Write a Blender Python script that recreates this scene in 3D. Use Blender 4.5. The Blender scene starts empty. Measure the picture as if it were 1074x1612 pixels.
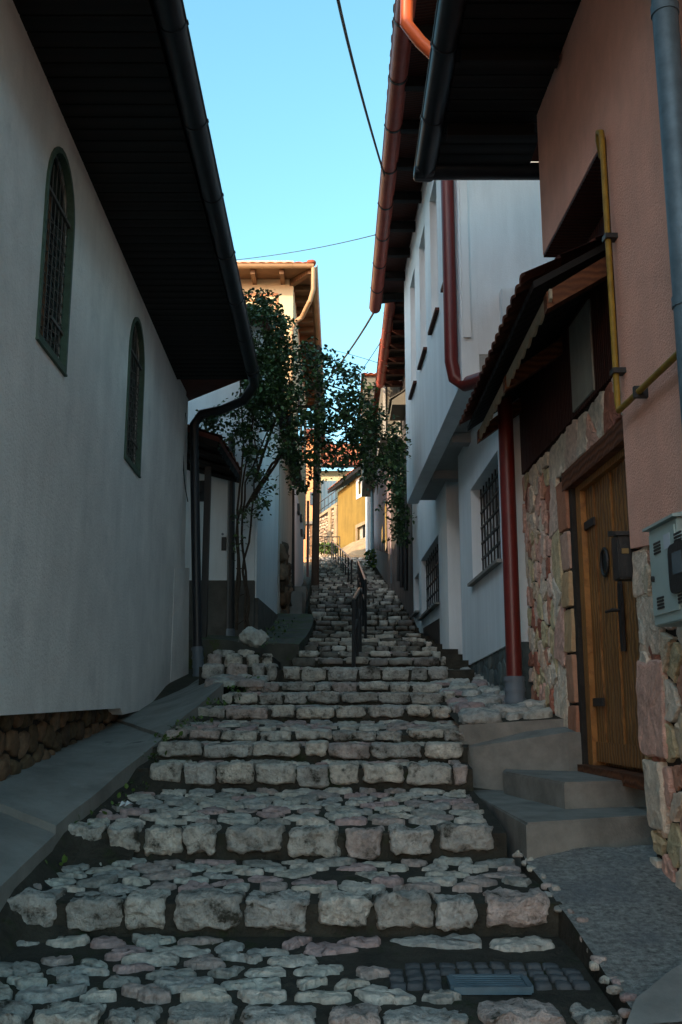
import bpy, bmesh, math, random
from mathutils import Vector, Matrix, noise
from mathutils.geometry import tessellate_polygon
R = math.radians
scene = bpy.context.scene
COL = scene.collection

# ------------------------------------------------------------------ camera
PITCH = math.atan(314/1540)
cam_d = bpy.data.cameras.new('camera'); cam = bpy.data.objects.new('camera', cam_d); COL.objects.link(cam)
cam.location = (0, 0, 0); cam.rotation_euler = (math.pi/2 + PITCH, 0, 0)
cam_d.sensor_fit = 'VERTICAL'; cam_d.sensor_height = 36; cam_d.lens = 36*1540/1612
cam_d.clip_start = .05; cam_d.clip_end = 3000
scene.camera = cam
# ------------------------------------------------------------------ light
SUN_EL, SUN_AZ = R(21), R(222)          # azimuth from +Y clockwise: behind the camera, to the left
world = bpy.data.worlds.new('World'); scene.world = world; world.use_nodes = True
wn = world.node_tree; bg = wn.nodes['Background']
sky = wn.nodes.new('ShaderNodeTexSky'); sky.sky_type = 'NISHITA'; sky.sun_disc = False
sky.sun_elevation = SUN_EL; sky.sun_rotation = SUN_AZ; sky.air_density = 1.0; sky.dust_density = 1.4; sky.ozone_density = 1.4
hs = wn.nodes.new('ShaderNodeHueSaturation'); hs.inputs['Hue'].default_value = .462; hs.inputs['Saturation'].default_value = 1.12; hs.inputs['Value'].default_value = .92
wn.links.new(sky.outputs[0], hs.inputs['Color']); wn.links.new(hs.outputs[0], bg.inputs[0])
bg.inputs[1].default_value = .15
sd = bpy.data.lights.new('sun', 'SUN'); sun = bpy.data.objects.new('sun', sd); COL.objects.link(sun)
sd.energy = 2.0; sd.angle = R(.5); sd.color = (1, .74, .47)
sdir = Vector((math.sin(SUN_AZ)*math.cos(SUN_EL), math.cos(SUN_AZ)*math.cos(SUN_EL), math.sin(SUN_EL)))
sun.rotation_euler = sdir.to_track_quat('Z', 'Y').to_euler()
scene.view_settings.view_transform = 'Standard'; scene.view_settings.look = 'None'
scene.view_settings.exposure = 1.7; scene.view_settings.gamma = 1

# ------------------------------------------------------------------ measuring the photograph (pixels of the 1074x1612 photo)
cp, sp = math.cos(PITCH), math.sin(PITCH)
def ray(px, py):
    x = (px-537)/1540; y = (806-py)/1540
    return Vector((x, cp - y*sp, sp + y*cp))
def at(px, py, Y):
    r = ray(px, py); return r*(Y/r.y)
class Wall:
    """vertical plane X = a + s*Y ; side=+1: its face looks towards +X"""
    def __init__(w, a, s, side): w.a, w.s, w.side = a, s, side
    def hit(w, px, py):
        r = ray(px, py); t = w.a/(r.x - w.s*r.y); return (r.y*t, r.z*t)
    def __call__(w, Y, z, d=0): return Vector((w.a + w.s*Y + d*w.side, Y, z))
class Face:
    """vertical plane through (x0,y0)-(x1,y1); u runs along it in metres, d towards the viewer side"""
    def __init__(w, x0, y0, x1, y1):
        w.o = Vector((x0, y0, 0)); w.u = Vector((x1-x0, y1-y0, 0)); w.L = w.u.length; w.u.normalize()
        w.n = Vector((w.u.y, -w.u.x, 0))
    def hit(w, px, py):
        r = ray(px, py); t = w.o.dot(w.n)/r.dot(w.n); p = r*t; return ((p-w.o).dot(w.u), p.z)
    def __call__(w, u, z, d=0): return w.o + w.u*u + w.n*d + Vector((0, 0, z))

# ------------------------------------------------------------------ materials
MATS = {}
def M(name, col, rough=.85, var=.2, scale=2.0, bump=.3, bscale=60, island=None, metal=0, streak=0, dirt=None, bdist=.01, spec=.3, trans=0):
    m = bpy.data.materials.new(name); m.use_nodes = True; nt = m.node_tree; N = nt.nodes; L = nt.links
    b = N['Principled BSDF']; b.inputs['Roughness'].default_value = rough; b.inputs['Metallic'].default_value = metal
    b.inputs['Specular IOR Level'].default_value = spec
    g = N.new('ShaderNodeNewGeometry')
    n1 = N.new('ShaderNodeTexNoise'); n1.inputs['Scale'].default_value = scale; n1.inputs['Detail'].default_value = 8; n1.inputs['Roughness'].default_value = .65
    L.new(g.outputs['Position'], n1.inputs['Vector'])
    if island:
        cr = N.new('ShaderNodeValToRGB'); cr.color_ramp.interpolation = 'CONSTANT'
        for i, c in enumerate(island):
            e = cr.color_ramp.elements[i] if i < 2 else cr.color_ramp.elements.new(i/len(island))
            e.position = i/len(island); e.color = (*c, 1)
        L.new(g.outputs['Random Per Island'], cr.inputs[0]); base = cr.outputs[0]
    else:
        rgb = N.new('ShaderNodeRGB'); rgb.outputs[0].default_value = (*col, 1); base = rgb.outputs[0]
    mr = N.new('ShaderNodeMapRange'); mr.inputs[1].default_value = .3; mr.inputs[2].default_value = .7
    mr.inputs[3].default_value = 1-var; mr.inputs[4].default_value = 1+var
    L.new(n1.outputs[0], mr.inputs[0])
    mx = N.new('ShaderNodeMix'); mx.data_type = 'RGBA'; mx.blend_type = 'MULTIPLY'; mx.inputs[0].default_value = 1
    L.new(base, mx.inputs[6]); L.new(mr.outputs[0], mx.inputs[7]); out = mx.outputs[2]
    if streak:
        mp = N.new('ShaderNodeMapping'); mp.inputs['Scale'].default_value = (2.2, 2.2, .30); L.new(g.outputs['Position'], mp.inputs[0])
        n2 = N.new('ShaderNodeTexNoise'); n2.inputs['Scale'].default_value = 1.6; n2.inputs['Detail'].default_value = 6; n2.inputs['Roughness'].default_value = .7
        L.new(mp.outputs[0], n2.inputs['Vector'])
        m2 = N.new('ShaderNodeMapRange'); m2.inputs[1].default_value = .4; m2.inputs[2].default_value = .75; m2.inputs[3].default_value = 1; m2.inputs[4].default_value = 1-streak
        L.new(n2.outputs[0], m2.inputs[0])
        x2 = N.new('ShaderNodeMix'); x2.data_type = 'RGBA'; x2.blend_type = 'MULTIPLY'; x2.inputs[0].default_value = 1
        L.new(out, x2.inputs[6]); L.new(m2.outputs[0], x2.inputs[7]); out = x2.outputs[2]
    if dirt:   # (colour, threshold, scale) blotches with a shape of their own
        n3 = N.new('ShaderNodeTexNoise'); n3.inputs['Scale'].default_value = dirt[2]; n3.inputs['Detail'].default_value = 10; n3.inputs['Roughness'].default_value = .7
        L.new(g.outputs['Position'], n3.inputs['Vector'])
        m3 = N.new('ShaderNodeMapRange'); m3.inputs[1].default_value = dirt[1]; m3.inputs[2].default_value = dirt[1]+(dirt[3] if len(dirt) > 3 else .08); L.new(n3.outputs[0], m3.inputs[0])
        x3 = N.new('ShaderNodeMix'); x3.data_type = 'RGBA'; L.new(m3.outputs[0], x3.inputs[0]); L.new(out, x3.inputs[6]); x3.inputs[7].default_value = (*dirt[0], 1); out = x3.outputs[2]
    L.new(out, b.inputs['Base Color'])
    if bump:
        n4 = N.new('ShaderNodeTexNoise'); n4.inputs['Scale'].default_value = bscale; n4.inputs['Detail'].default_value = 6; n4.inputs['Roughness'].default_value = .6
        L.new(g.outputs['Position'], n4.inputs['Vector'])
        bp = N.new('ShaderNodeBump'); bp.inputs['Strength'].default_value = bump; bp.inputs['Distance'].default_value = bdist
        L.new(n4.outputs[0], bp.inputs['Height']); L.new(bp.outputs[0], b.inputs['Normal'])
    MATS[name] = m; return m
def wave(name, c1, c2, axis, scale, dist=1.5, rough=.7, bump=.4):
    """wood grain / boards / tile courses by a wave texture"""
    m = M(name, c1, rough, .25, 3, 0); nt = m.node_tree; N = nt.nodes; L = nt.links; b = N['Principled BSDF']
    g = N.new('ShaderNodeNewGeometry'); w = N.new('ShaderNodeTexWave'); w.bands_direction = axis; w.inputs['Scale'].default_value = scale
    w.inputs['Distortion'].default_value = dist; w.inputs['Detail'].default_value = 4; w.inputs['Detail Scale'].default_value = 1.5
    L.new(g.outputs['Position'], w.inputs['Vector'])
    src = b.inputs['Base Color'].links[0].from_socket
    x = N.new('ShaderNodeMix'); x.data_type = 'RGBA'; L.new(w.outputs[1], x.inputs[0]); L.new(src, x.inputs[6]); x.inputs[7].default_value = (*c2, 1)
    L.new(x.outputs[2], b.inputs['Base Color'])
    bp = N.new('ShaderNodeBump'); bp.inputs['Strength'].default_value = bump; bp.inputs['Distance'].default_value = .01
    L.new(w.outputs[1], bp.inputs['Height']); L.new(bp.outputs[0], b.inputs['Normal']); return m

plaster_left = M('plaster_left', (.86, .82, .78), var=.12, scale=1.3, bump=.9, bscale=38, bdist=.014, streak=.12, dirt=((.62, .60, .58), .56, 1.6, .25))
plaster_white = M('plaster_white', (.72, .77, .79), var=.05, scale=.9, bump=.3, bscale=70, streak=.16)
plaster_beige = M('plaster_beige', (.52, .47, .41), var=.1, bump=.3, streak=.25)
plaster_cream = M('plaster_cream', (.72, .60, .38), var=.05, bump=.2)
plaster_pink = M('plaster_pink', (.80, .42, .31), var=.09, scale=3, bump=.8, bscale=80, streak=.12, bdist=.015)
plaster_rose = M('plaster_rose', (.42, .32, .33), var=.1, streak=.2)
plaster_yellow = M('plaster_yellow', (.27, .18, .04), var=.15, scale=1.5, streak=.3, dirt=((.6, .48, .3), .66, .8))
plaster_terra = M('plaster_terra', (.70, .33, .16), var=.1)
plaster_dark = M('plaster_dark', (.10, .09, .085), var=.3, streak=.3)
olive = M('olive', (.16, .15, .12), var=.15)
plinth_dark = M('plinth_dark', (.09, .085, .075), var=.35, scale=4, bump=.6, bscale=30)
plinth_slate = M('plinth_slate', (.10, .13, .13), island=[(.09, .12, .12), (.13, .15, .14), (.07, .09, .09)], var=.3, scale=12, bump=.7, bscale=25)
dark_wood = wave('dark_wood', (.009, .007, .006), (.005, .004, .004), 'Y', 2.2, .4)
dark_metal = M('dark_metal', (.014, .017, .022), rough=.42, var=.25, scale=8, bump=.1, spec=.45)
black_metal = M('black_metal', (.012, .012, .012), rough=.5, var=.2, scale=20, bump=.2, spec=.5)
red_metal = M('red_metal', (.42, .075, .05), rough=.45, var=.15, scale=6, bump=.05, streak=.25, spec=.5, dirt=((.22, .05, .035), .66, 6))
red_pipe = M('red_pipe', (.12, .011, .008), rough=.4, var=.12, scale=6, bump=.05, spec=.5)
sunlit_pipe = M('sunlit_pipe', (.85, .16, .05), rough=.4, var=.1, bump=0, spec=.5)  # brighter orange stands in for sunlight on the gutter elbow
cream_metal = M('cream_metal', (.42, .27, .15), rough=.5, var=.15, bump=0)
zinc = M('zinc', (.10, .155, .19), rough=.5, var=.25, scale=9, bump=.1, metal=.3)
grey_plastic = M('grey_plastic', (.13, .16, .19), rough=.5, var=.1, bump=0)
gas_yellow = M('gas_yellow', (.25, .15, .015), rough=.55, var=.3, scale=12, bump=.1, dirt=((.12, .07, .02), .68, 14))
frame_green = M('frame_green', (.07, .115, .085), rough=.6, var=.25, scale=20, bump=.2, dirt=((.25, .24, .2), .72, 30))
glass_dark = M('glass_dark', (.02, .022, .025), rough=.08, var=.1, bump=0, spec=.8)
glass_pale = M('glass_pale', (.55, .68, .72), rough=.15, var=.2, scale=1, bump=0, spec=.8)
curtain = wave('curtain', (.26, .13, .07), (.11, .055, .03), 'Y', 6, 2)
curtain_pale = wave('curtain_pale', (.50, .5, .42), (.25, .25, .22), 'Y', 5, 2)
wood_door = wave('wood_door', (.32, .145, .042), (.16, .068, .020), 'Y', 5, 6, .5)
wood_frame = wave('wood_frame', (.36, .16, .045), (.22, .095, .028), 'Y', 9, 5, .5)
wood_beam = wave('wood_beam', (.16, .055, .02), (.09, .03, .012), 'Z', 6, 5)
wood_red = wave('wood_red', (.07, .018, .010), (.035, .010, .006), 'Y', 7, 3)
wood_brown = wave('wood_brown', (.20, .11, .055), (.11, .06, .03), 'Y', 5, 3)
wood_pole = wave('wood_pole', (.07, .045, .03), (.03, .02, .014), 'X', 20, 6)
scallop = M('scallop', (.33, .28, .20), var=.2, scale=10, bump=.3)
tile_red = M('tile_red', (.42, .12, .055), island=[(.44, .13, .06), (.34, .09, .045), (.5, .19, .09), (.3, .10, .06)], var=.25, scale=5, bump=.3)
tile_brown = M('tile_brown', (.16, .05, .03), island=[(.16, .05, .03), (.11, .035, .025), (.2, .075, .045)], var=.3, scale=8, bump=.4)
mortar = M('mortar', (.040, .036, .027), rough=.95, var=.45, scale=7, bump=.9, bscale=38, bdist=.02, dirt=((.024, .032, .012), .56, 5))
stone = M('stone', (.4, .38, .34), rough=.8, island=[(.44, .41, .35), (.29, .28, .25), (.50, .46, .40), (.37, .36, .33), (.35, .29, .26), (.43, .42, .37), (.40, .29, .27)],
          var=.42, scale=16, bump=1.0, bscale=34, bdist=.025, dirt=((.07, .065, .05), .60, 12, .12))
stone_riser = M('stone_riser', (.35, .33, .29), rough=.85, island=[(.52, .49, .43), (.40, .38, .34), (.60, .55, .47), (.46, .44, .40), (.46, .38, .34)],
          var=.5, scale=18, bump=1.0, bscale=30, bdist=.04, dirt=((.05, .046, .034), .50, 9, .14))
stone_far = M('stone_far', (.3, .28, .24), rough=.85, island=[(.42, .39, .33), (.22, .20, .18), (.55, .51, .44), (.30, .28, .24), (.14, .13, .11)], var=.35, scale=9, bump=.6, bscale=15, bdist=.02, dirt=((.045, .042, .034), .51, 5, .12))
clad = M('clad', (.4, .3, .2), rough=.75, island=[(.62, .38, .30), (.58, .46, .33), (.48, .25, .17), (.66, .52, .40), (.54, .44, .27), (.62, .54, .44), (.38, .15, .10), (.62, .47, .38), (.52, .45, .28), (.68, .58, .46)],
         var=.32, scale=13, bump=.9, bscale=30, bdist=.02)
clad_warm = M('clad_warm', (.45, .25, .12), rough=.75, island=[(.45, .24, .15), (.50, .33, .18), (.42, .26, .11), (.5, .32, .24), (.38, .17, .10)], var=.2, scale=7, bump=.6, bscale=22, bdist=.015)
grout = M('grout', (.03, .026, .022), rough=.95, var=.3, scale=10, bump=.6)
rubble = M('rubble', (.3, .2, .12), rough=.85, island=[(.18, .11, .065), (.12, .085, .05), (.23, .155, .10), (.085, .06, .04)], var=.4, scale=10, bump=.9, bscale=20, bdist=.02)
rock_far = M('rock_far', (.5, .42, .30), rough=.85, island=[(.42, .33, .23), (.32, .25, .17), (.48, .4, .3), (.26, .2, .14)], var=.2, scale=6, bump=.4)
concrete = M('concrete', (.25, .245, .225), rough=.8, var=.30, scale=2.2, bump=.6, bscale=55, streak=.2, dirt=((.11, .11, .10), .60, 2.2))
concrete_step = M('concrete_step', (.23, .215, .19), rough=.8, var=.35, scale=3.5, bump=.7, bscale=60, dirt=((.28, .26, .22), .69, 16))
gravel = M('gravel', (.25, .255, .24), rough=.8, var=.65, scale=34, bump=1, bscale=60, bdist=.03, dirt=((.15, .165, .18), .53, 1.6, .2))
earth = M('earth', (.06, .055, .04), rough=.95, var=.4, scale=2, bump=.8, bscale=20, bdist=.03)
sand = M('sand', (.34, .26, .16), rough=.9, var=.25, scale=3, bump=.6, bscale=10, bdist=.04)
box_green = M('box_green', (.36, .46, .44), rough=.45, var=.08, scale=4, bump=.05, spec=.4, streak=.12)
leaf = M('leaf', (.030, .058, .022), rough=.45, island=[(.036, .075, .022), (.060, .115, .032), (.018, .042, .014), (.028, .058, .018)], var=.3, scale=20, bump=0, spec=.4)
leaf_bright = M('leaf_bright', (.08, .14, .03), rough=.5, island=[(.08, .14, .03), (.05, .09, .02)], var=.2, bump=0)
bark = M('bark', (.045, .032, .022), rough=.9, var=.4, scale=20, bump=.8)
white_paint = M('white_paint', (.7, .72, .72), rough=.5, var=.05, bump=0)

# ------------------------------------------------------------------ object helpers
def obj(name, bm, mat, parent=None, smooth=False):
    bmesh.ops.recalc_face_normals(bm, faces=bm.faces[:])
    me = bpy.data.meshes.new(name); bm.to_mesh(me); bm.free()
    for m in (mat if isinstance(mat, (list, tuple)) else [mat]): me.materials.append(m)
    if smooth:
        me.polygons.foreach_set('use_smooth', [True]*len(me.polygons))
        me.set_sharp_from_angle(angle=R(40))
    o = bpy.data.objects.new(name, me); COL.objects.link(o)
    if parent: o.parent = parent; o.matrix_parent_inverse = Matrix.Translation(-world_loc(parent))
    return o
def world_loc(o):
    v = Vector((0, 0, 0))
    while o: v = v + o.location + (o.matrix_parent_inverse.translation if o.parent else Vector()); o = o.parent
    return v
def thing(name, label, cat, loc=(0, 0, 0), group=None):
    o = bpy.data.objects.new(name, None); COL.objects.link(o); o.location = loc; o.empty_display_size = .2
    return tag(o, label, cat, group)
def tag(o, label, cat, group=None):
    o['label'] = label; o['category'] = cat
    if group: o['group'] = group
    return o
def struct(name, bm, m, smooth=False):
    o = obj(name, bm, m, None, smooth); o['kind'] = 'structure'; return o
def B(): return bmesh.new()
def hexa(bm, p, mi=0):
    """8 points: bottom ring 0-3, top ring 4-7"""
    v = [bm.verts.new(q) for q in p]
    for f in ((0, 1, 2, 3), (4, 5, 6, 7), (0, 1, 5, 4), (1, 2, 6, 5), (2, 3, 7, 6), (3, 0, 4, 7)):
        bm.faces.new([v[i] for i in f]).material_index = mi
def box(bm, x0, y0, z0, x1, y1, z1, mi=0):
    hexa(bm, [(x0, y0, z0), (x1, y0, z0), (x1, y1, z0), (x0, y1, z0), (x0, y0, z1), (x1, y0, z1), (x1, y1, z1), (x0, y1, z1)], mi)
def wbox(bm, w, u0, u1, z0, z1, d0, d1, mi=0):
    hexa(bm, [w(u0, z0, d0), w(u1, z0, d0), w(u1, z0, d1), w(u0, z0, d1), w(u0, z1, d0), w(u1, z1, d0), w(u1, z1, d1), w(u0, z1, d1)], mi)
def prism(bm, w, outer, d0, d1, holes=(), mi=0):
    """polygon in wall coords (u,z), with holes, between offsets d0 and d1"""
    loops = [list(outer)] + [list(h) for h in holes]
    flat = [p for l in loops for p in l]
    tris = tessellate_polygon([[Vector((p[0], p[1], 0)) for p in l] for l in loops])
    A = [bm.verts.new(w(p[0], p[1], d0)) for p in flat]; C = [bm.verts.new(w(p[0], p[1], d1)) for p in flat]
    for t in tris:
        for V in (A, C):
            try: bm.faces.new([V[i] for i in t]).material_index = mi
            except ValueError: pass
    k = 0
    for l in loops:
        n = len(l)
        for i in range(n):
            a, b = k+i, k+(i+1) % n
            bm.faces.new((A[a], A[b], C[b], C[a])).material_index = mi
        k += n
def rect(u0, u1, z0, z1): return [(u0, z0), (u1, z0), (u1, z1), (u0, z1)]
def arch(u0, u1, z0, z1, n=14):
    c, r = (u0+u1)/2, (u1-u0)/2; zs = z1 - r*1.25
    return [(u0, z0), (u1, z0)] + [(c + r*math.cos(math.pi*i/n), zs + r*1.25*math.sin(math.pi*i/n)) for i in range(n+1)]
def tube(bm, pts, r, n=10, cap=True, mi=0):
    pts = [Vector(p) for p in pts]; rings = []; rr = r if isinstance(r, (list, tuple)) else [r]*len(pts)
    prev = None
    for i, p in enumerate(pts):
        d = (pts[min(i+1, len(pts)-1)] - pts[max(i-1, 0)]).normalized()
        if prev is None:
            a = Vector((0, 0, 1)) if abs(d.z) < .9 else Vector((1, 0, 0)); nx = d.cross(a).normalized()
        else:
            nx = (prev - d*prev.dot(d)).normalized()
        prev = nx; ny = d.cross(nx)
        k = 1
        if 0 < i < len(pts)-1:
            c = (pts[i+1]-p).normalized().dot((p-pts[i-1]).normalized()); k = min(1.6, 1/max(.3, math.sqrt((1+c)/2)))
        rings.append([bm.verts.new(p + (nx*math.cos(2*math.pi*j/n) + ny*math.sin(2*math.pi*j/n))*rr[i]*(k**.5)) for j in range(n)])
    for a, b in zip(rings, rings[1:]):
        for j in range(n): bm.faces.new((a[j], a[(j+1) % n], b[(j+1) % n], b[j])).material_index = mi
    if cap: bm.faces.new(rings[0]).material_index = mi; bm.faces.new(rings[-1]).material_index = mi
def curve3(p0, p1, p2, n=6):
    p0, p1, p2 = map(Vector, (p0, p1, p2))
    return [p0*(1-t)**2 + p1*2*t*(1-t) + p2*t*t for t in [i/n for i in range(n+1)]]
def gutter(bm, p0, p1, r, up=Vector((0, 0, 1)), n=12):
    """open half-round channel with a rolled rim"""
    p0, p1 = Vector(p0), Vector(p1); d = (p1-p0).normalized(); s = d.cross(up).normalized(); u = s.cross(d)
    prof = [(r*math.cos(a), r*math.sin(a)) for a in [math.pi + math.pi*i/n for i in range(n+1)]]
    prof += [((r-.008)*math.cos(a), (r-.008)*math.sin(a)) for a in [2*math.pi - math.pi*i/n for i in range(n+1)]]
    A = [bm.verts.new(p0 + s*x + u*y) for x, y in prof]; C = [bm.verts.new(p1 + s*x + u*y) for x, y in prof]; k = len(prof)
    for i in range(k): bm.faces.new((A[i], A[(i+1) % k], C[(i+1) % k], C[i]))
    h = k//2
    for V in (A, C):
        for i in range(h-1): bm.faces.new((V[i], V[i+1], V[k-2-i], V[k-1-i]))
    for sg in (-1, 1): tube(bm, [p0 + s*r*sg, p1 + s*r*sg], .009, 6)
def collars(par, mat, p0, p1, r, step, w=.018):
    p0, p1 = Vector(p0), Vector(p1); L = (p1-p0).length; d = (p1-p0)/L; t = step*.6
    while t < L:
        bm = B(); gutter(bm, p0+d*(t-w), p0+d*(t+w), r+.007); obj('bracket', bm, mat, par, True); t += step
def split(name, bm, mat, parent, smooth=False):
    """every separate piece of the mesh becomes a part of its own"""
    bm.verts.index_update(); seen = {}; groups = []
    for f in bm.faces:
        if f in seen: continue
        g = []; st = [f]; seen[f] = 1
        while st:
            q = st.pop(); g.append(q)
            for v in q.verts:
                for h in v.link_faces:
                    if h not in seen: seen[h] = 1; st.append(h)
        groups.append(g)
    out = []
    for g in groups:
        nb = B(); mp = {}
        for f in g:
            for v in f.verts:
                if v not in mp: mp[v] = nb.verts.new(v.co)
            nb.faces.new([mp[v] for v in f.verts]).material_index = f.material_index
        out.append(obj(name, nb, mat, parent, smooth))
    bm.free(); return out
def block(bm, c, size, rng, n=6, amp=.012, p=4.0, freq=9, mi=0, rot=0):
    """rough rounded block of stone"""
    c = Vector(c); sx, sy, sz = size; off = Vector((rng.random()*50, rng.random()*50, rng.random()*50)); vs = {}
    ca, sa = math.cos(rot), math.sin(rot)
    def V(i, j, k):
        key = (i, j, k)
        if key in vs: return vs[key]
        q = Vector((2*i/n-1, 2*j/n-1, 2*k/n-1)); m = max(abs(q.x), abs(q.y), abs(q.z))
        l = (abs(q.x)**p + abs(q.y)**p + abs(q.z)**p)**(1/p)
        q = q*(m/l)
        w = Vector((q.x*sx/2, q.y*sy/2, q.z*sz/2))
        nn = noise.noise_vector(w*freq + off)*amp*1.6 + noise.noise_vector(w*freq*2.7 + off)*amp*.9 + noise.noise_vector(w*freq*6 + off)*amp*.45
        w = w + nn
        w = Vector((w.x*ca - w.y*sa, w.x*sa + w.y*ca, w.z))
        vs[key] = bm.verts.new(c + w); return vs[key]
    for a in range(n):
        for b in range(n):
            for q in (((a, b, 0), (a+1, b, 0), (a+1, b+1, 0), (a, b+1, 0)), ((a, b, n), (a+1, b, n), (a+1, b+1, n), (a, b+1, n)),
                      ((a, 0, b), (a+1, 0, b), (a+1, 0, b+1), (a, 0, b+1)), ((a, n, b), (a+1, n, b), (a+1, n, b+1), (a, n, b+1)),
                      ((0, a, b), (0, a+1, b), (0, a+1, b+1), (0, a, b+1)), ((n, a, b), (n, a+1, b), (n, a+1, b+1), (n, a, b+1))):
                f = bm.faces.new([V(*t) for t in q]); f.material_index = mi; f.smooth = True
def clip(poly, a, b, c):
    """keep a*x+b*y<=c"""
    out = []
    for i in range(len(poly)):
        p, q = poly[i], poly[(i+1) % len(poly)]; dp, dq = a*p[0]+b*p[1]-c, a*q[0]+b*q[1]-c
        if dp <= 0: out.append(p)
        if (dp < 0 < dq) or (dq < 0 < dp):
            t = dp/(dp-dq); out.append((p[0]+t*(q[0]-p[0]), p[1]+t*(q[1]-p[1])))
    return out
def voronoi(pts, x0, x1, y0, y1, ax=1.0, ay=1.0, reach=3.2):
    """cells of the points, distances weighted by ax, ay"""
    cells = []
    P = [(x*ax, y*ay) for x, y in pts]
    area = (x1-x0)*(y1-y0)*ax*ay/max(1, len(P)); rad = reach*math.sqrt(area)
    for i, (x, y) in enumerate(P):
        poly = [(x0*ax, y0*ay), (x1*ax, y0*ay), (x1*ax, y1*ay), (x0*ax, y1*ay)]
        for j, (u, v) in enumerate(P):
            if i == j or abs(u-x) > rad or abs(v-y) > rad: continue
            a, b = u-x, v-y; poly = clip(poly, a, b, (u*u+v*v-x*x-y*y)/2)
            if len(poly) < 3: break
        if len(poly) >= 3: cells.append([(p[0]/ax, p[1]/ay) for p in poly])
    return cells
def jitter_grid(x0, x1, y0, y1, dx, dy, rng, j=.38):
    pts = []; ny = max(1, round((y1-y0)/dy)); nx = max(1, round((x1-x0)/dx))
    for r in range(ny):
        for c in range(nx):
            pts.append((x0 + (c + .5 + (.25 if r % 2 else -.25) + rng.uniform(-j, j))*(x1-x0)/nx, y0 + (r + .5 + rng.uniform(-j, j))*(y1-y0)/ny))
    return pts
def stone_cap(bm, poly, fn, gap, h, rng, rounds=2, n=22, rough=.008, mi=0, dome=.3, edge=.82, sink=.03, crisp=False):
    """a raised stone over a cell polygon; fn(u,v,h) -> point"""
    cx = sum(p[0] for p in poly)/len(poly); cy = sum(p[1] for p in poly)/len(poly)
    rad = sum(math.hypot(p[0]-cx, p[1]-cy) for p in poly)/len(poly)
    if rad < gap*1.3: return
    # inward offset by clipping with shifted edges
    q = poly[:]
    A = sum(poly[i][0]*poly[(i+1) % len(poly)][1] - poly[(i+1) % len(poly)][0]*poly[i][1] for i in range(len(poly)))
    s = 1 if A > 0 else -1
    for i in range(len(poly)):
        p0, p1 = poly[i], poly[(i+1) % len(poly)]; ex, ey = p1[0]-p0[0], p1[1]-p0[1]; l = math.hypot(ex, ey)
        if l < 1e-6: continue
        a, b = s*ey/l, -s*ex/l
        q = clip(q, a, b, a*p0[0]+b*p0[1]-gap)
        if len(q) < 3: return
    for _ in range(rounds):
        t = []
        for i in range(len(q)):
            p0, p1 = q[i], q[(i+1) % len(q)]
            t += [(p0[0]*.75+p1[0]*.25, p0[1]*.75+p1[1]*.25), (p0[0]*.25+p1[0]*.75, p0[1]*.25+p1[1]*.75)]
        q = t
    per = [0]
    for i in range(len(q)): per.append(per[-1] + math.dist(q[i], q[(i+1) % len(q)]))
    T = per[-1]
    if T < gap*4: return
    out = []; k = 0
    for i in range(n):
        d = T*i/n
        while per[k+1] < d: k += 1
        f = (d-per[k])/max(1e-9, per[k+1]-per[k]); p0, p1 = q[k], q[(k+1) % len(q)]
        out.append((p0[0]+f*(p1[0]-p0[0]), p0[1]+f*(p1[1]-p0[1])))
    cx = sum(p[0] for p in out)/n; cy = sum(p[1] for p in out)/n
    off = rng.random()*100; hh = h*rng.uniform(.75, 1.25); tx, ty = rng.uniform(-.05, .05), rng.uniform(-.05, .05)
    rings = []
    for sc, z in (((1, -sink), (1, hh*.8), (.965, hh*.97), (.9, hh), (.5, hh*1.04)) if crisp else ((1, -sink), (1, hh*.45), ((1+edge)/2, hh*.85), (edge, hh), (edge*.5, hh*(1+dome*.6)))):
        ring = []
        for x, y in out:
            nx = noise.noise((x*14+off, y*14, 3.1)) + .7*noise.noise((x*37+off, y*37, 3.1)); ny = noise.noise((x*14, y*14+off, 7.7)) + .7*noise.noise((x*37, y*37+off, 7.7)); nz = noise.noise((x*22+off, y*22, sc*3))
            px = cx + (x-cx)*sc + nx*rough*2; py = cy + (y-cy)*sc + ny*rough*2
            ring.append(bm.verts.new(fn(px, py, z + (nz*rough*1.3 if z > 0 else 0) + ((px-cx)*tx + (py-cy)*ty if z > 0 else 0))))
        rings.append(ring)
    c = bm.verts.new(fn(cx, cy, hh*(1+dome)))
    for a, b in zip(rings, rings[1:]):
        for j in range(n):
            f = bm.faces.new((a[j], a[(j+1) % n], b[(j+1) % n], b[j])); f.material_index = mi; f.smooth = not crisp
    for j in range(n):
        f = bm.faces.new((rings[-1][j], rings[-1][(j+1) % n], c)); f.material_index = mi; f.smooth = not crisp
def tiles(bm, p00, p10, p01, p11, across=.2, down=.35, amp=.03, thick=.02):
    """curved roof tiles laid on the quad p00-p10 (eave) to p01-p11 (ridge); each course a strip of its own"""
    p00, p10, p01, p11 = map(Vector, (p00, p10, p01, p11))
    W = (p10-p00).length; H = ((p01-p00).length + (p11-p10).length)/2; nc = max(1, round(W/across)); nr = max(1, round(H/down))
    n = ((p10-p00).cross(p01-p00)).normalized()
    if n.z < 0: n = -n
    def P(u, v): return (p00*(1-u) + p10*u)*(1-v) + (p01*(1-u) + p11*u)*v
    for r in range(nr):
        v0, v1 = r/nr, min(1, (r+1.18)/nr)
        for c in range(nc):
            row = []
            for i in range(5):
                u = (c+i/4)/nc; a = amp*math.sin(math.pi*i/4)
                row.append((bm.verts.new(P(u, v0) + n*(a+.022)), bm.verts.new(P(u, v1) + n*(a+.004)), bm.verts.new(P(u, v0) + n*(a+.022-thick))))
            for i in range(4):
                bm.faces.new((row[i][0], row[i+1][0], row[i+1][1], row[i][1])); bm.faces.new((row[i][0], row[i+1][0], row[i+1][2], row[i][2]))
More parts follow.
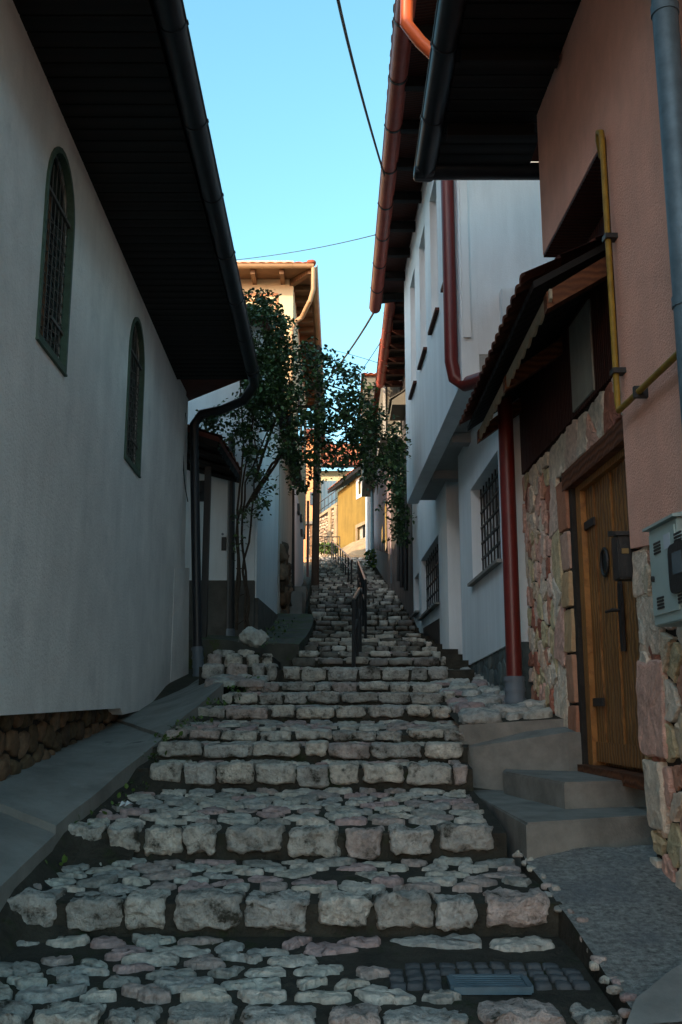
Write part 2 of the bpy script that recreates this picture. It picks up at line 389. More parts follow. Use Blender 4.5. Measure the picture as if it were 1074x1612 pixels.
def add_leaf(bm, p, s, rng, down=.5):
    d = Vector((rng.gauss(0, 1), rng.gauss(0, 1), rng.gauss(-down, .7))).normalized()
    a = d.cross(Vector((rng.gauss(0, .5), rng.gauss(0, .5), 1))).normalized(); nn = a.cross(d)
    p = Vector(p); w = s*.34
    v = [bm.verts.new(q) for q in (p, p + d*s*.35 + a*w + nn*s*.1, p + d*s*.75 + a*w*.7 + nn*s*.06, p + d*s, p + d*s*.75 - a*w*.7 + nn*s*.06, p + d*s*.35 - a*w + nn*s*.1, p + d*s*.5)]
    bm.faces.new((v[0], v[1], v[2], v[6])); bm.faces.new((v[6], v[2], v[3])); bm.faces.new((v[6], v[3], v[4])); bm.faces.new((v[0], v[6], v[4], v[5]))
def sprig(bm, p, n, spread, s, rng):
    p = Vector(p); d = Vector((rng.gauss(0, 1), rng.gauss(0, 1), rng.gauss(0, .8))).normalized()
    for i in range(n):
        q = p + d*spread*(i/n-.3) + Vector((rng.gauss(0, 1), rng.gauss(0, 1), rng.gauss(0, 1)))*spread*.16
        add_leaf(bm, q, s*rng.uniform(.6, 1.2), rng)
def lerp(tab, x):
    if x <= tab[0][0]: return tab[0][1]
    for (a, b), (c, d) in zip(tab, tab[1:]):
        if x <= c: return b + (d-b)*(x-a)/(c-a)
    return tab[-1][1]

# ================================================================== GROUND AND STAIRS
# risers: distance Y, height of the foot, height of the edge
RIS = [(-2.6, -2.05, -1.90), (-1.2, -1.87, -1.72), (.3, -1.68, -1.53), (1.8, -1.50, -1.34), (3.0, -1.31, -1.15 - .10),
       (3.92, -1.245, -1.105), (4.97, -1.038, -.875), (5.9, -.821, -.657), (7.26, -.534, -.371), (7.65, -.36, -.235), (8.05, -.235, -.149),
       (8.9, -.07, .045), (9.7, .06, .183), (10.5, .19, .297), (11.3, .33, .50), (12.1, .52, .65)]
CTR = [(12.1, .65), (17.85, 1.45), (19.4, 1.80), (46, 7.25)]
y = 12.1; z = .65
while y < 45.6:
    y2 = y + (.92 if y < 17 else .78); zt = lerp(CTR, y2); RIS.append((y2, z + .015, zt)); y, z = y2, zt
XLT = [(0, -1.75), (4, -1.72), (5, -1.72), (5.9, -1.60), (7.26, -1.39), (8.05, -1.42), (8.9, -1.34), (10.1, -1.16), (10.6, -.98), (11.2, -.70), (12.5, -.58), (15, -.50), (19, -.50), (22, -.72), (28, -.86), (36, -1.05), (46, -1.3)]
XRT = [(0, 1.55), (3, 1.25), (4, 1.02), (5, 1.04), (5.9, .93), (7.26, .92), (7.65, .93), (8.05, 1.0), (8.9, 1.08), (10, 1.12), (12, 1.28), (14, 1.36), (17, 1.36), (19.4, 1.40), (26, 1.45), (32, 1.3), (40, 1.1), (46, 1.35)]
def XL(Y): return lerp(XLT, Y)
def XR(Y): return lerp(XRT, Y)
ZT = []                                   # street surface, for things that stand on it
for (Y, zb, zt) in RIS: ZT += [(Y-.001, zb), (Y, zt)]
def zs(Y): return lerp(ZT, Y)

bm = B(); prof = [(-60, -9.0), (-8, -2.9), (0, -1.85), (4, -1.4), (7.2, -.75), (12, .30), (18, 1.2), (24, 2.4), (46, 6.95), (60, 7.3), (120, 22), (400, 60), (1500, 90)]
xs = [-900, -200, -60, -20, -8, -3, 0, 3, 8, 20, 60, 200, 900]
g = [[bm.verts.new((x, Y, z0)) for x in xs] for Y, z0 in prof]
for a, b in zip(g, g[1:]):
    for i in range(len(xs)-1): bm.faces.new((a[i], a[i+1], b[i+1], b[i]))
struct('ground', bm, earth)

rng = random.Random(7)
bm = B()                                  # the flight: mortar bed (0), paving stones (1), riser stones (2), far stones (3)
for k, (Y, zb, zt) in enumerate(RIS):
    Yn, zn = (RIS[k+1][0], RIS[k+1][1]) if k+1 < len(RIS) else (60, 7.35)
    m = max(1, int((Yn-Y)/.35)); rows = []
    ext = .20 if Y < 7.3 else .03
    wl, wr = XL(Y)-ext, XR(Y)+(.03 if Y < 7.9 else .3)
    nx = 12 if Y < 12 else 4
    for j in range(m+1):
        yy = Y + .035 + (Yn-Y)*j/m; t = j/m; zz = zt - (.036 if j == 0 else .022) + (zn-zt)*t
        l = XL(min(Yn, yy))-ext; r = XR(min(Yn, yy))+(.03 if Y < 7.9 else .3)
        rows.append([bm.verts.new((l+(r-l)*i/nx, yy, zz + .008*noise.noise((i*1.3, yy*3, 1)))) for i in range(nx+1)])
    for a, b in zip(rows, rows[1:]):
        for i in range(nx): bm.faces.new((a[i], a[i+1], b[i+1], b[i]))
    lo = [bm.verts.new((v.co.x, v.co.y - .01, zb-.35)) for v in rows[0]]
    for i in range(nx): bm.faces.new((lo[i], lo[i+1], rows[0][i+1], rows[0][i]))
    # riser stones
    h = zt - zb; x = XL(Y) + rng.uniform(0, .03); x1 = XR(Y)
    near = Y < 9.5
    if Y > 3.5:
        while x < x1 - .05:
            w = rng.uniform(.17, .33) if Y < 7 else rng.uniform(.15, .38) if Y < 12 else rng.uniform(.14, .34)
            w = min(w, x1-x); gap = rng.uniform(.025, .07) if Y < 7 else rng.uniform(.01, .035)
            if w > .07:
                n = 14 if Y < 6.5 else 8 if Y < 10 else 4 if Y < 18 else 2
                dp = rng.uniform(.17, .24); hh = h*(rng.uniform(.78, .92) if Y < 12 else rng.uniform(.55, .85)); lift = rng.uniform(-.014, .008)
                if Y < 9 and x < XL(Y)+.1 : hh *= .95
                block(bm, (x+w/2, Y + dp/2 - rng.uniform(-.01, .03), zt - hh/2 - (.002 if Y < 7.5 else 0) + lift), (w, dp, hh), rng, n, .015 if Y < 7 else .012, 10,
                      freq=11, mi=2 if Y < 12 else 3, rot=rng.uniform(-.05, .05))
            x += w + gap
    # paving stones of the tread
    if 3.0 < Yn and Y < 13.5 and Yn - (Y+.2) > .12:
        y0, y1 = Y + .20, Yn + .0
        def fn(u, v, hh, Y=Y, Yn=Yn, zt=zt, zn=zn):
            t = (v-Y)/(Yn-Y); return Vector((u, v, zt - .022 + (zn-zt)*t + hh))
        dx, dy = (.23, .145) if Y < 6 else (.22, .12)
        xa, xb = min(XL(y0), XL(y1))+.02, max(XR(y0), XR(y1)) - .02
        pts = jitter_grid(xa, xb, y0, y1, dx, dy, rng, .40)
        if 3.8 < Y < 4.1: pts = [p for p in pts if not (.30 < p[0] < 1.0 and 4.25 < p[1] < 4.9)] 
        for c in voronoi(pts, xa, xb, y0, y1, 1, 1.5):
            cx = sum(p[0] for p in c)/len(c); cy = sum(p[1] for p in c)/len(c)
            if cx < XL(cy) or cx > XR(cy): continue
            if 3.8 < Y < 4.1 and .28 < cx < .98 and 4.22 < cy < 4.75: continue
            if rng.random() < .06: continue
            stone_cap(bm, c, fn, rng.uniform(.012, .036), rng.uniform(.012, .022), rng, 1, 44 if Y < 6 else 22, .011, 1, .15, .90)
# cobbled ramp between the steps and the houses on the right
def ramp(u, v, hh=0):
    return Vector((u, v, lerp([(7.9, -.10), (9, .02), (10.6, .22), (12.6, .50), (14.2, .74)], v) + .06*(u-1.0) + hh))
g = [[bm.verts.new(ramp(x, yy, -.02)) for x in (.95, 1.2, 1.45, 1.75, 2.2)] for yy in (8.05, 8.5, 9, 9.8, 10.6, 11.6, 12.6, 13.4, 14.2)]
for a, b in zip(g, g[1:]):
    for i in range(4): bm.faces.new((a[i], a[i+1], b[i+1], b[i]))
lo = [bm.verts.new(v.co - Vector((0, -.02, .7))) for v in g[0]]
for i in range(4): bm.faces.new((g[0][i], g[0][i+1], lo[i+1], lo[i])).material_index = 4
pts = jitter_grid(1.0, 1.75, 8.12, 13.6, .2, .26, rng, .4)
for c in voronoi(pts, 1.0, 1.75, 8.12, 13.6): stone_cap(bm, c, ramp, rng.uniform(.012, .03), rng.uniform(.02, .045), rng, 1, 14, .014, 1, .3, .8)
for v0, u0, w, d, h in ((8.2, 1.02, .34, .3, .14), (8.45, 1.3, .34, .26, .13), (9.2, 1.2, .3, .3, .12), (8.7, 1.55, .3, .25, .12), (11.9, 1.1, .3, .3, .12), (10.4, 1.15, .3, .3, .14)):
    block(bm, ramp(u0+.12, v0, .0), (w, d, h), rng, 6, .02, 4, mi=1)
struct('steps', bm, [mortar, stone, stone_riser, stone_far, concrete_step])

# low stone courses at the left of the steps, below the gate
bm = B()
for (yy, zlo, zhi, x0, x1) in ((11.25, .36, .53, -1.62, -.72), (11.6, .50, .66, -1.60, -.80), (12.1, .60, .74, -1.6, -1.0)):
    x = x0 + .02
    box(bm, x0, yy+.05, zlo-.5, x1, yy+1.5, zhi-.03, 0)
    while x < x1-.08:
        w = min(rng.uniform(.14, .30), x1-x); block(bm, (x+w/2, yy+.11, (zlo+zhi)/2), (w-.02, .24, zhi-zlo+.01), rng, 6, .014, 5, mi=2); x += w+.015
pts = jitter_grid(-1.45, -.8, 10.4, 11.2, .24, .2, rng)
for c in voronoi(pts, -1.45, -.8, 10.4, 11.2): stone_cap(bm, c, lambda u, v, h: Vector((u, v, .30 + .12*(v-10.55) + h)), .012, .03, rng, 1, 16, .01, 1)
struct('side_steps', bm, [mortar, stone, stone_riser])

# sloping concrete slabs beside the left wall
WL = Wall(-1.876, -.02, 1)
WO = Wall(-1.60, 0.0, 1); WI = Wall(-2.02, -.02, 1)
def inner(px, py): u, z = WI.hit(px, py); return WI(u, z)
def outer(px, py): u, z = WO.hit(px, py); return WO(u, z)
I0, I1, I2 = inner(0, 1225), inner(183, 1131), inner(296, 1064)
O0, O1, O2, O3 = outer(0, 1385), outer(88, 1299), at(257, 1156, 8.0), at(352, 1076, 9.75)
bm = B()
def slab(a, b, c, d, th):     # inner near, outer near, outer far, inner far
    n = 8; top = []
    for i in range(n+1):
        t = i/n; p = a.lerp(d, t); q = b.lerp(c, t); q = q + Vector((.02*noise.noise((q.y*1.5, 0, 5)), 0, 0))
        top.append([p.lerp(q, k/5) + Vector((0, 0, .006*noise.noise((p.y*2, k*.8, 2)))) for k in range(6)])
    V = [[bm.verts.new(p) for p in r] for r in top]; W = [[bm.verts.new(p - Vector((0, 0, th))) for p in r] for r in top]
    for i in range(n):
        for k in range(5): bm.faces.new((V[i][k], V[i][k+1], V[i+1][k+1], V[i+1][k])); bm.faces.new((W[i][k], W[i][k+1], W[i+1][k+1], W[i+1][k]))
        bm.faces.new((V[i][5], V[i+1][5], W[i+1][5], W[i][5])); bm.faces.new((V[i][0], V[i+1][0], W[i+1][0], W[i][0]))
    for k in range(5):
        for i in (0, n): bm.faces.new((V[i][k], V[i][k+1], W[i][k+1], W[i][k]))
def ext(p, q, Y): t = (Y-p.y)/(q.y-p.y); return p + (q-p)*t
lip = Vector((0, 0, .05))
Ia, Oa = ext(I0, I1, 1.5), ext(O0, O1, 1.5)
J = ext(I0, I1, O1.y + .15)
slab(Ia, Oa, O1 - lip*.9, J - lip*.9, .28)
slab(J, O1, O2 - lip*.6, I1 - lip*.6, .40)
slab(I1, O2, O3, I2, .38)
struct('pavement', bm, concrete)
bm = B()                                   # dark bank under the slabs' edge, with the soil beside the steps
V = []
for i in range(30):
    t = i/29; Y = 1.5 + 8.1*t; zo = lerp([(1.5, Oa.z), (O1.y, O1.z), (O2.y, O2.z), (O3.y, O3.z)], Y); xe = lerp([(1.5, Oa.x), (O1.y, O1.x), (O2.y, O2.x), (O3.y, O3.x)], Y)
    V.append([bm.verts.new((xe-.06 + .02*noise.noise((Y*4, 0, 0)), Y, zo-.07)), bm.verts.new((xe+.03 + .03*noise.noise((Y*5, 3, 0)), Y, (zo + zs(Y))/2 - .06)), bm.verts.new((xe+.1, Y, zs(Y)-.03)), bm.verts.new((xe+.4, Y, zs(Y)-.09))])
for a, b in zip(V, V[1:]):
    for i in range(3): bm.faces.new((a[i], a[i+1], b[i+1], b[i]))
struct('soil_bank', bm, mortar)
# mossy ramp beyond the gate, left of the steps
bm = B(); V = []
for i in range(14):
    Y = 13.5 + i*.47; zz = lerp([(12.1, .66), (17.85, 1.47), (19.4, 1.82), (20, 1.95)], Y) + .05
    V.append([bm.verts.new((x, Y, zz + .02*noise.noise((x*3, Y*2, 0)) + (.06 if x < -1.5 else 0))) for x in (-2.1, -1.6, -1.2, -.85, XL(Y)-.03)] + [bm.verts.new((XL(Y)-.02, Y, zz-.3))])
for a, b in zip(V, V[1:]):
    for i in range(5): bm.faces.new((a[i], a[i+1], b[i+1], b[i]))
lo = [bm.verts.new(v.co - Vector((0, 0, .4))) for v in V[0][:5]]
for i in range(4): bm.faces.new((V[0][i], V[0][i+1], lo[i+1], lo[i]))
struct('path', bm, M('moss_concrete', (.07, .068, .055), var=.3, scale=5, bump=.5, dirt=((.05, .07, .02), .5, 3)))

# concrete apron bottom right
WN = Wall(1.85, -.035, -1)                 # street face of the pink house
bm = B(); nA = 26; V = []
for j in range(nA+1):
    Y = 1.0 + 4.75*j/nA; xl = lerp([(1, 1.75), (3.0, 1.32), (4.0, 1.09), (4.9, 1.06), (5.75, 1.0)], Y)
    za = lerp([(1.0, -1.62), (4.0, -1.10), (5.0, -.915), (5.75, -.765)], Y)
    V.append([bm.verts.new((xl + (2.3-xl)*i/14 + (.015*noise.noise((Y*6, 0, 0)) if i == 0 else 0), Y, za + .05*(i/14) + .012*noise.noise((i*.7, Y*2, 0)))) for i in range(15)])
for a, b in zip(V, V[1:]):
    for i in range(14): bm.faces.new((a[i], a[i+1], b[i+1], b[i]))
lo = [bm.verts.new(r[0].co - Vector((.01, 0, .22))) for r in V]
for i in range(nA): bm.faces.new((lo[i], lo[i+1], V[i+1][0], V[i][0])).material_index = 1
for k in range(90):
    j = rng.random()*nA; v = V[int(j)][0].co.lerp(V[min(nA, int(j)+1)][0].co, j % 1); block(bm, v + Vector((rng.uniform(-.03, .05), 0, rng.uniform(-.02, .005))), (rng.uniform(.02, .07), rng.uniform(.02, .07), .03), rng, 3, .006, 3, 20, mi=2)
struct('apron', bm, [gravel, mortar, stone])
bm = B()                                   # smooth cement patch over the gravel, its near corner
p = [at(1000, 1560, 4.0), at(985, 1612, 3.8), at(1150, 1612, 3.85), at(1150, 1480, 4.5), at(1060, 1515, 4.25)]
P2 = [(q.x, q.y) for q in p]
vs = [bm.verts.new((x, yy, lerp([(1.0, -1.62), (4.0, -1.075), (5.0, -.885)], yy) + .010)) for x, yy in P2]
bm.faces.new(vs); struct('cement_patch', bm, concrete)

# concrete doorsteps
def wedge(name, top, th, label, cat='step'):
    bm = B(); n = len(top); jit = [Vector((0, 0, .006*noise.noise(q*3))) for q in top]
    A = [bm.verts.new(q + j) for q, j in zip(top, jit)]; C = [bm.verts.new(q - Vector((0, 0, th))) for q in top]
    bm.faces.new(A); bm.faces.new(C)
    for i in range(n): bm.faces.new((A[i], A[(i+1) % n], C[(i+1) % n], C[i]))
    bmesh.ops.bevel(bm, geom=[e for e in bm.edges if abs(e.verts[0].co.z-e.verts[1].co.z) < th*.5], offset=.012, segments=2, affect='EDGES')
    o = obj(name, bm, concrete_step); tag(o, label, cat, 'concrete doorsteps'); return o
# top z of the lower step -.60, of the upper -.44
def onz(px, py, z): r = ray(px, py); return r*(z/r.z)
L_ = [onz(742, 1249, -.60), onz(828, 1296, -.60), onz(1065, 1280, -.60)]
wedge('doorstep', [L_[0]+Vector((-.02, .5, 0)), L_[0], L_[1], L_[2], Vector((2.3, L_[2].y+.3, -.60)), Vector((2.3, L_[0].y+.9, -.60))], .30, 'lowest grey concrete doorstep, widest of the three, at the edge of the gravel apron')
U_ = [onz(793, 1215, -.44), onz(888, 1232, -.44), onz(1026, 1228, -.44)]
wedge('doorstep', [U_[0], U_[1], U_[2], Vector((2.3, U_[2].y+.2, -.44)), Vector((2.3, 8.2, -.44)), Vector((U_[0].x+.1, 8.2, -.44))], .30, 'middle concrete doorstep directly below the wooden door')
T_ = [at(724, 1179, 8.0), at(893, 1156, 7.66)]
wedge('doorstep', [T_[0], T_[1]+Vector((0, 0, .02)), Vector((2.2, 7.66, T_[1].z+.02)), Vector((2.2, 9.2, .02)), Vector((1.1, 9.3, -.02)), at(745, 1150, 8.6)], .42, 'highest rough concrete block rising to the stone-clad wall left of the door')

# drain grate with black setts, bottom right of the steps
gc = onz(770, 1534, -1.06); gz = zs(gc.y) - .012
t = thing('drain_grate', 'small blue-grey metal drain grate set in black stones of the lowest landing', 'drain grate', (gc.x, gc.y, gz))
bm = B(); W2, D2 = .155, .09
for s in (-1, 1):
    box(bm, gc.x-W2, gc.y+s*D2-.012, gz-.02, gc.x+W2, gc.y+s*D2+.012, gz+.008); box(bm, gc.x+s*W2-.012, gc.y-D2+.013, gz-.02, gc.x+s*W2+.012, gc.y+D2-.013, gz+.008)
obj('frame', bm, zinc, t); bm = B()
for i in range(5): yy = gc.y - D2 + .03 + i*.03; box(bm, gc.x-W2+.013, yy-.007, gz-.02, gc.x+W2-.013, yy+.007, gz+.004)
obj('bars', bm, zinc, t)
bm = B()
for i in range(-5, 6):
    for j in range(-3, 4):
        x, yy = gc.x + i*.075, gc.y + j*.078
        if abs(x-gc.x) < W2+.03 and abs(yy-gc.y) < D2+.03: continue
        if abs(i) > 4 and abs(j) > 2: continue
        if gc.y + j*.078 < 4.26 or gc.y + j*.078 > 4.92: continue
        block(bm, (x+rng.uniform(-.005, .005), yy, zs(yy)-.035), (.066, .068, .05), rng, 3, .004, 8)
obj('setts', bm, M('sett', (.075, .08, .085), var=.3, bump=.6), t)

# ================================================================== LEFT HOUSE
def house_shell(par, pts, z0, z1, mat, name='wall'):
    bm = B(); n = len(pts)
    A = [bm.verts.new((x, y, z0)) for x, y in pts]; C = [bm.verts.new((x, y, z1)) for x, y in pts]
    bm.faces.new(C)
    for i in range(n): bm.faces.new((A[i], A[(i+1) % n], C[(i+1) % n], C[i]))
    return obj(name, bm, mat, par)
LH = thing('house', 'long whitish plastered house on the left with arched windows and a deep black eave', 'house', WL(6, -1))
w1a, z1a = WL.hit(57.3, 527); w1b, z1b = WL.hit(101, 588); w1t = WL.hit(90, 222)[1]
w2a, z2a = WL.hit(195.4, 718); w2b, z2b = WL.hit(218.8, 748); w2t = WL.hit(210, 488)[1]
WINS = [(w1a, w1b, (z1a+z1b)/2, w1t), (w2a, w2b, (z2a+z2b)/2, w2t)]
print('win', WINS)
YB = WL.hit(190, 1107)[0]
bm = B()
out = [(-1, -.12), (5.7, WL.hit(0, 1127)[1]), (YB, .03), (YB+.12, -.03), (12.9, WL.hit(282, 1068)[1]-.30), (12.9, 4.45), (-1, 4.45)]
prism(bm, WL, out, 0, -.4, [arch(a, b, c, d) for a, b, c, d in WINS])
obj('wall', bm, plaster_left, LH)
bm = B(); x0 = WL(12.9, 0).x
box(bm, -9, -1, -2.2, -2.35, 12.89, 4.40); obj('core', bm, plaster_left, LH)
bm = B()   # battered pilaster at the corner
q = [WL(12.35, 0), WL(13.35, 0)]
zt = WL.hit(272, 893)[1]
hexa(bm, [WL(12.35, .25, .004), WL(13.3, .3, .10), WL(13.3, .3, -.4), WL(12.35, .25, -.38), WL(12.35, zt, .004), WL(13.3, zt+.15, .06), WL(13.3, zt+.15, -.4), WL(12.35, zt, -.38)])
hexa(bm, [WL(12.92, zt, -.02), WL(13.3, zt+.15, .0), WL(13.3, zt+.15, -.4), WL(12.92, zt, -.4), WL(12.92, 4.4, -.03), WL(13.3, 4.4, -.03), WL(13.3, 4.4, -.4), WL(12.92, 4.4, -.4)])
obj('pilaster', bm, plaster_left, LH)
bm = B()   # rubble footing, set back below the plaster
WF = Wall(WL.a-.13, WL.s, 1)
wbox(bm, WF, -1, YB+.8, -2.2, .02, -.02, -.4, 0)
pts = jitter_grid(2.5, YB+.6, -.75, .05, .24, .16, rng)
for c in voronoi(pts, 2.5, YB+.6, -.75, .05, 1, 1.3): stone_cap(bm, c, lambda u, v, h: WF(u, v, -.02+h), .012, .035, rng, 1, 16, .01, 1)
obj('footing', bm, [grout, rubble], LH)
for i, (a, b, c, d) in enumerate(WINS):
    fr = B(); f = .028
    prism(fr, WL, arch(a-.012, b+.012, c-.012, d+.012), .016, -.035, [arch(a+f, b-f, c+f, d-f)])
    w = obj('window', fr, frame_green, LH)
    bm = B(); prism(bm, WL, arch(a+.01, b-.01, c+.01, d-.01), -.055, -.07); obj('pane', bm, glass_dark, w)
    bm = B(); k = (a+b)/2 - .05*(b-a)
    for s in range(9):
        u = a+f + (b-a-2*f)*(.12 + .035*s) + .0; prism(bm, WL, rect(u, u+.02, c+f, d-.35), -.046-.004*(s % 2), -.054)
    obj('curtain', bm, curtain, w)
    bm = B(); zc = d - .26*(d-c)
    wbox(bm, WL, a+f, b-f, zc-.012, zc+.012, -.005, -.03)
    for s in range(1, 7):          # upright bars and crossed wires
        u = a + f + (b-a-2*f)*s/7; tube(bm, [WL(u, c+f, -.02), WL(u, d-.05-.25*abs(s-3.5)/3.5*(b-a)*1.5, -.02)], .004, 5)
    nz = 14
    for s in range(nz):
        z0 = c+f + (zc-c-f)*s/nz; z1 = z0 + (zc-c-f)*2.0/nz
        if z1 < zc:
            tube(bm, [WL(a+f, z0, -.026), WL(b-f, z1, -.026)], .004, 4); tube(bm, [WL(b-f, z0, -.032), WL(a+f, z1, -.032)], .004, 4)
    wbox(bm, WL, a+f+.5*(b-a-2*f), b-f, c+f+.16*(d-c), c+f+.175*(d-c), -.012, -.03)
    obj('grille', bm, M('grille_metal', (.09, .085, .075), rough=.5, var=.2, bump=0), w)
    bm = B(); prism(bm, WL, rect(a-.015, b+.015, c-.028, c-.013), .022, -.05); obj('sill', bm, frame_green, w)
GE = [Vector((-1.0, -1.5, 4.28)), Vector((-1.14, 12.1, 4.28))]
bm = B()   # soffit boards + roof body
E = [GE[0], GE[1], Vector((-2.30, 13.55, 4.36)), Vector((-9.8, 14.2, 4.4)), Vector((-9.8, -2, 4.4)), Vector((-1.0, -2, 4.3))]
eb = [bm.verts.new(p) for p in E]; et = [bm.verts.new(p + Vector((0, 0, .14))) for p in E]
ra, rb = bm.verts.new((-5.6, -1, 10.0)), bm.verts.new((-5.6, 9.6, 10.0))
bm.faces.new(eb)
for i in range(6): bm.faces.new((eb[i], eb[(i+1) % 6], et[(i+1) % 6], et[i]))
bm.faces.new((et[0], et[1], rb, ra)); bm.faces.new((et[1], et[2], rb)); bm.faces.new((et[2], et[3], rb)); bm.faces.new((et[3], et[4], ra, rb)); bm.faces.new((et[4], et[5], ra)); bm.faces.new((et[5], et[0], ra))
obj('roof', bm, tile_brown, LH)
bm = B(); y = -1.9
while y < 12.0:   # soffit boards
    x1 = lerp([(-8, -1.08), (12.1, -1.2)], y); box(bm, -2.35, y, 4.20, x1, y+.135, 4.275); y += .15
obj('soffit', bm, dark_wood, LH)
bm = B(); p0, p1 = GE[0] + Vector((.02, 0, -.02)), GE[1] + Vector((.0, 0, -.02)); gutter(bm, p0, p1, .085); gg = obj('gutter', bm, dark_metal, LH, True)
collars(gg, dark_metal, p0, p1, .085, 1.05)
bm = B(); tube(bm, [GE[1]+Vector((.02, -.3, -.09)), GE[1]+Vector((.02, -.05, -.14)), at(385, 630, 12.5), at(350, 645, 12.75), at(318, 652, 13.0), at(306, 668, 13.05), at(306, 700, 13.05), at(311, 1022, 13.05)], .062, 14)
dp_ = obj('downpipe', bm, dark_metal, LH, True)
bm = B(); a_, b_ = at(311, 1018, 13.05), at(313, 1064, 13.05); tube(bm, [a_, b_], .075, 16)
for k in range(4): c_ = a_.lerp(b_, .05+.3*k); tube(bm, [c_, c_-Vector((0, 0, .03))], .083, 16)
obj('boot', bm, grey_plastic, dp_, True)
bm = B()   # cable hanging down the corner
tube(bm, curve3(at(292, 650, 12.86), at(283, 730, 12.8), at(296, 790, 12.86), 8), .008, 6); obj('cable', bm, black_metal, LH)
# ================================================================== GATE between the left houses
WG = Wall(-1.9, 0, 1)
G = thing('gatehouse', 'narrow white entry wall with dark plinth under a black lean-to canopy, left of the steps', 'gatehouse', (-1.9, 14, 1))
FG = Face(-2.6, 14.5, -1.30, 14.5)        # faces the camera
bm = B(); zp = FG.hit(345, 914)[1]
wbox(bm, FG, -1.0, 1.30, zp, 4.2, 0, -.3); obj('wall', bm, plaster_white, G)
bm = B(); wbox(bm, FG, -1.0, 1.31, .3, zp, .03, -.3); obj('plinth', bm, plinth_dark, G)
bm = B()
for px, top, bot in ((328, 735, 1004),):
    a, b = at(px, top, 13.9), at(px, bot, 13.9); box(bm, a.x-.045, 13.86, b.z, a.x+.045, 13.94, a.z)
obj('post', bm, black_metal, G)
bm = B(); c = at(352, 855, 14.4); box(bm, c.x-.035, 14.44, c.z-.10, c.x+.035, 14.475, c.z+.10); tube(bm, [(c.x, 14.44, c.z-.05), (c.x, 14.425, c.z-.05)], .02, 12)
obj('doorbell', bm, black_metal, G)
bm = B(); c = at(350, 842, 14.4); tube(bm, [(c.x, 14.46, c.z+.02), (c.x, 14.44, c.z+.02)], .018, 12); obj('button', bm, grey_plastic, G)
bm = B(); c = at(318, 772, 14.4); box(bm, c.x-.05, 14.43, c.z-.16, c.x+.05, 14.475, c.z+.16); obj('vent', bm, glass_dark, G)
cn, cf = at(346, 690, 13.4), at(401, 776, 16.4); ct = 3.72
bm = B(); c0, c1 = Vector((cn.x, 13.3, ct)), Vector((cf.x, 14.9, ct - .30))
c2, c3 = Vector((-2.7, 13.3, ct+.28)), Vector((-2.7, 14.9, ct+.1))
c1 = at(399, 775, 15.2); c3 = Vector((-2.6, 15.2, c1.z+.3)); c0 = at(345, 688, 13.3); c2 = Vector((-2.6, 13.3, c0.z+.3))
dn = Vector((0, 0, .07)); hexa(bm, [c0-dn, c1-dn, c3-dn, c2-dn, c0, c1, c3, c2])
tiles(bm, c0+dn*.2, c1+dn*.2, c2+dn*.2, c3+dn*.2, .18, .3); obj('canopy', bm, tile_brown, G)
bm = B(); hexa(bm, [c0-dn*2.2+Vector((-.03, 0, 0)), c1-dn*2.2+Vector((-.03, 0, 0)), c3-dn*2.2, c2-dn*2.2, c0-dn*1.05, c1-dn*1.05, c3-dn*1.05, c2-dn*1.05]); 
for k in range(5):
    a = c0.lerp(c1, .1+.2*k); b = c2.lerp(c3, .1+.2*k); tube(bm, [a-dn*3, b-dn*3], .04, 4)
split('rafter', bm, dark_wood, G)
bm = B(); a, b = at(365, 690, 14.3), at(363, 1000, 14.3); tube(bm, [a, b], .055, 12); pp = obj('downpipe', bm, black_metal, G, True)
bm = B(); tube(bm, [at(363, 990, 14.3), at(362.5, 1014, 14.3)], .065, 14); obj('boot', bm, grey_plastic, pp, True)

bm = B(); block(bm, at(397, 1003, 12.35), (.36, .3, .19), rng, 10, .035, 2.6, 6)
tag(obj('boulder', bm, M('stone_boulder', (.5, .5, .45), var=.4, scale=12, bump=1, bscale=30, bdist=.02)), 'loose pale boulder lying at the foot of the climbing bush', 'boulder')

# ================================================================== LEFT: white house beyond the gate, tall cream house
W2 = Wall(-1.27, 0, 1)
H2 = thing('house', 'smooth blue-white rendered house wall with dark plinth behind the climbing bush', 'house', W2(16, 1))
za, zb_ = W2.hit(395, 930)[1], W2.hit(437, 970)[1]
bm = B(); prism(bm, W2, [(14.6, za), (19.5, zb_), (19.5, 6.0), (14.6, 6.0)], 0, -4); obj('wall', bm, plaster_white, H2)
bm = B(); prism(bm, W2, [(14.6, .5), (19.6, .9), (19.6, zb_), (14.6, za)], .03, -4.01)
obj('plinth', bm, plinth_dark, H2)
bm = B(); hexa(bm, [(-5.5, 14.3, 6.0), (-1.1, 14.3, 6.0), (-1.1, 19.5, 6.0), (-5.5, 19.5, 6.0), (-5.5, 14.3, 7.2), (-1.1, 14.3, 6.12), (-1.1, 19.5, 6.12), (-5.5, 19.5, 7.2)])
obj('roof', bm, tile_brown, H2)
H3 = thing('house', 'low beige house with rough stone buttress and dark sloping eave, below the tall cream house', 'house', (-1.3, 22, 2))
W3 = Wall(-1.25, 0, 1)
bm = B(); wbox(bm, W3, 19.52, 24.7, 1.6, 5.7, 0, -3.5); obj('wall', bm, plaster_beige, H3)
bm = B(); zr = W3.hit(437, 835)[1]
for k in range(60):
    t = k/59; u = 19.6 + 4.9*rng.random(); z0 = rng.uniform(1.4, zr - (u-19.6)*.38 + .2)
    block(bm, W3(u, z0, .02), (.22, .5, .4), rng, 3, .05, 4, 5)
obj('buttress', bm, rubble, H3)
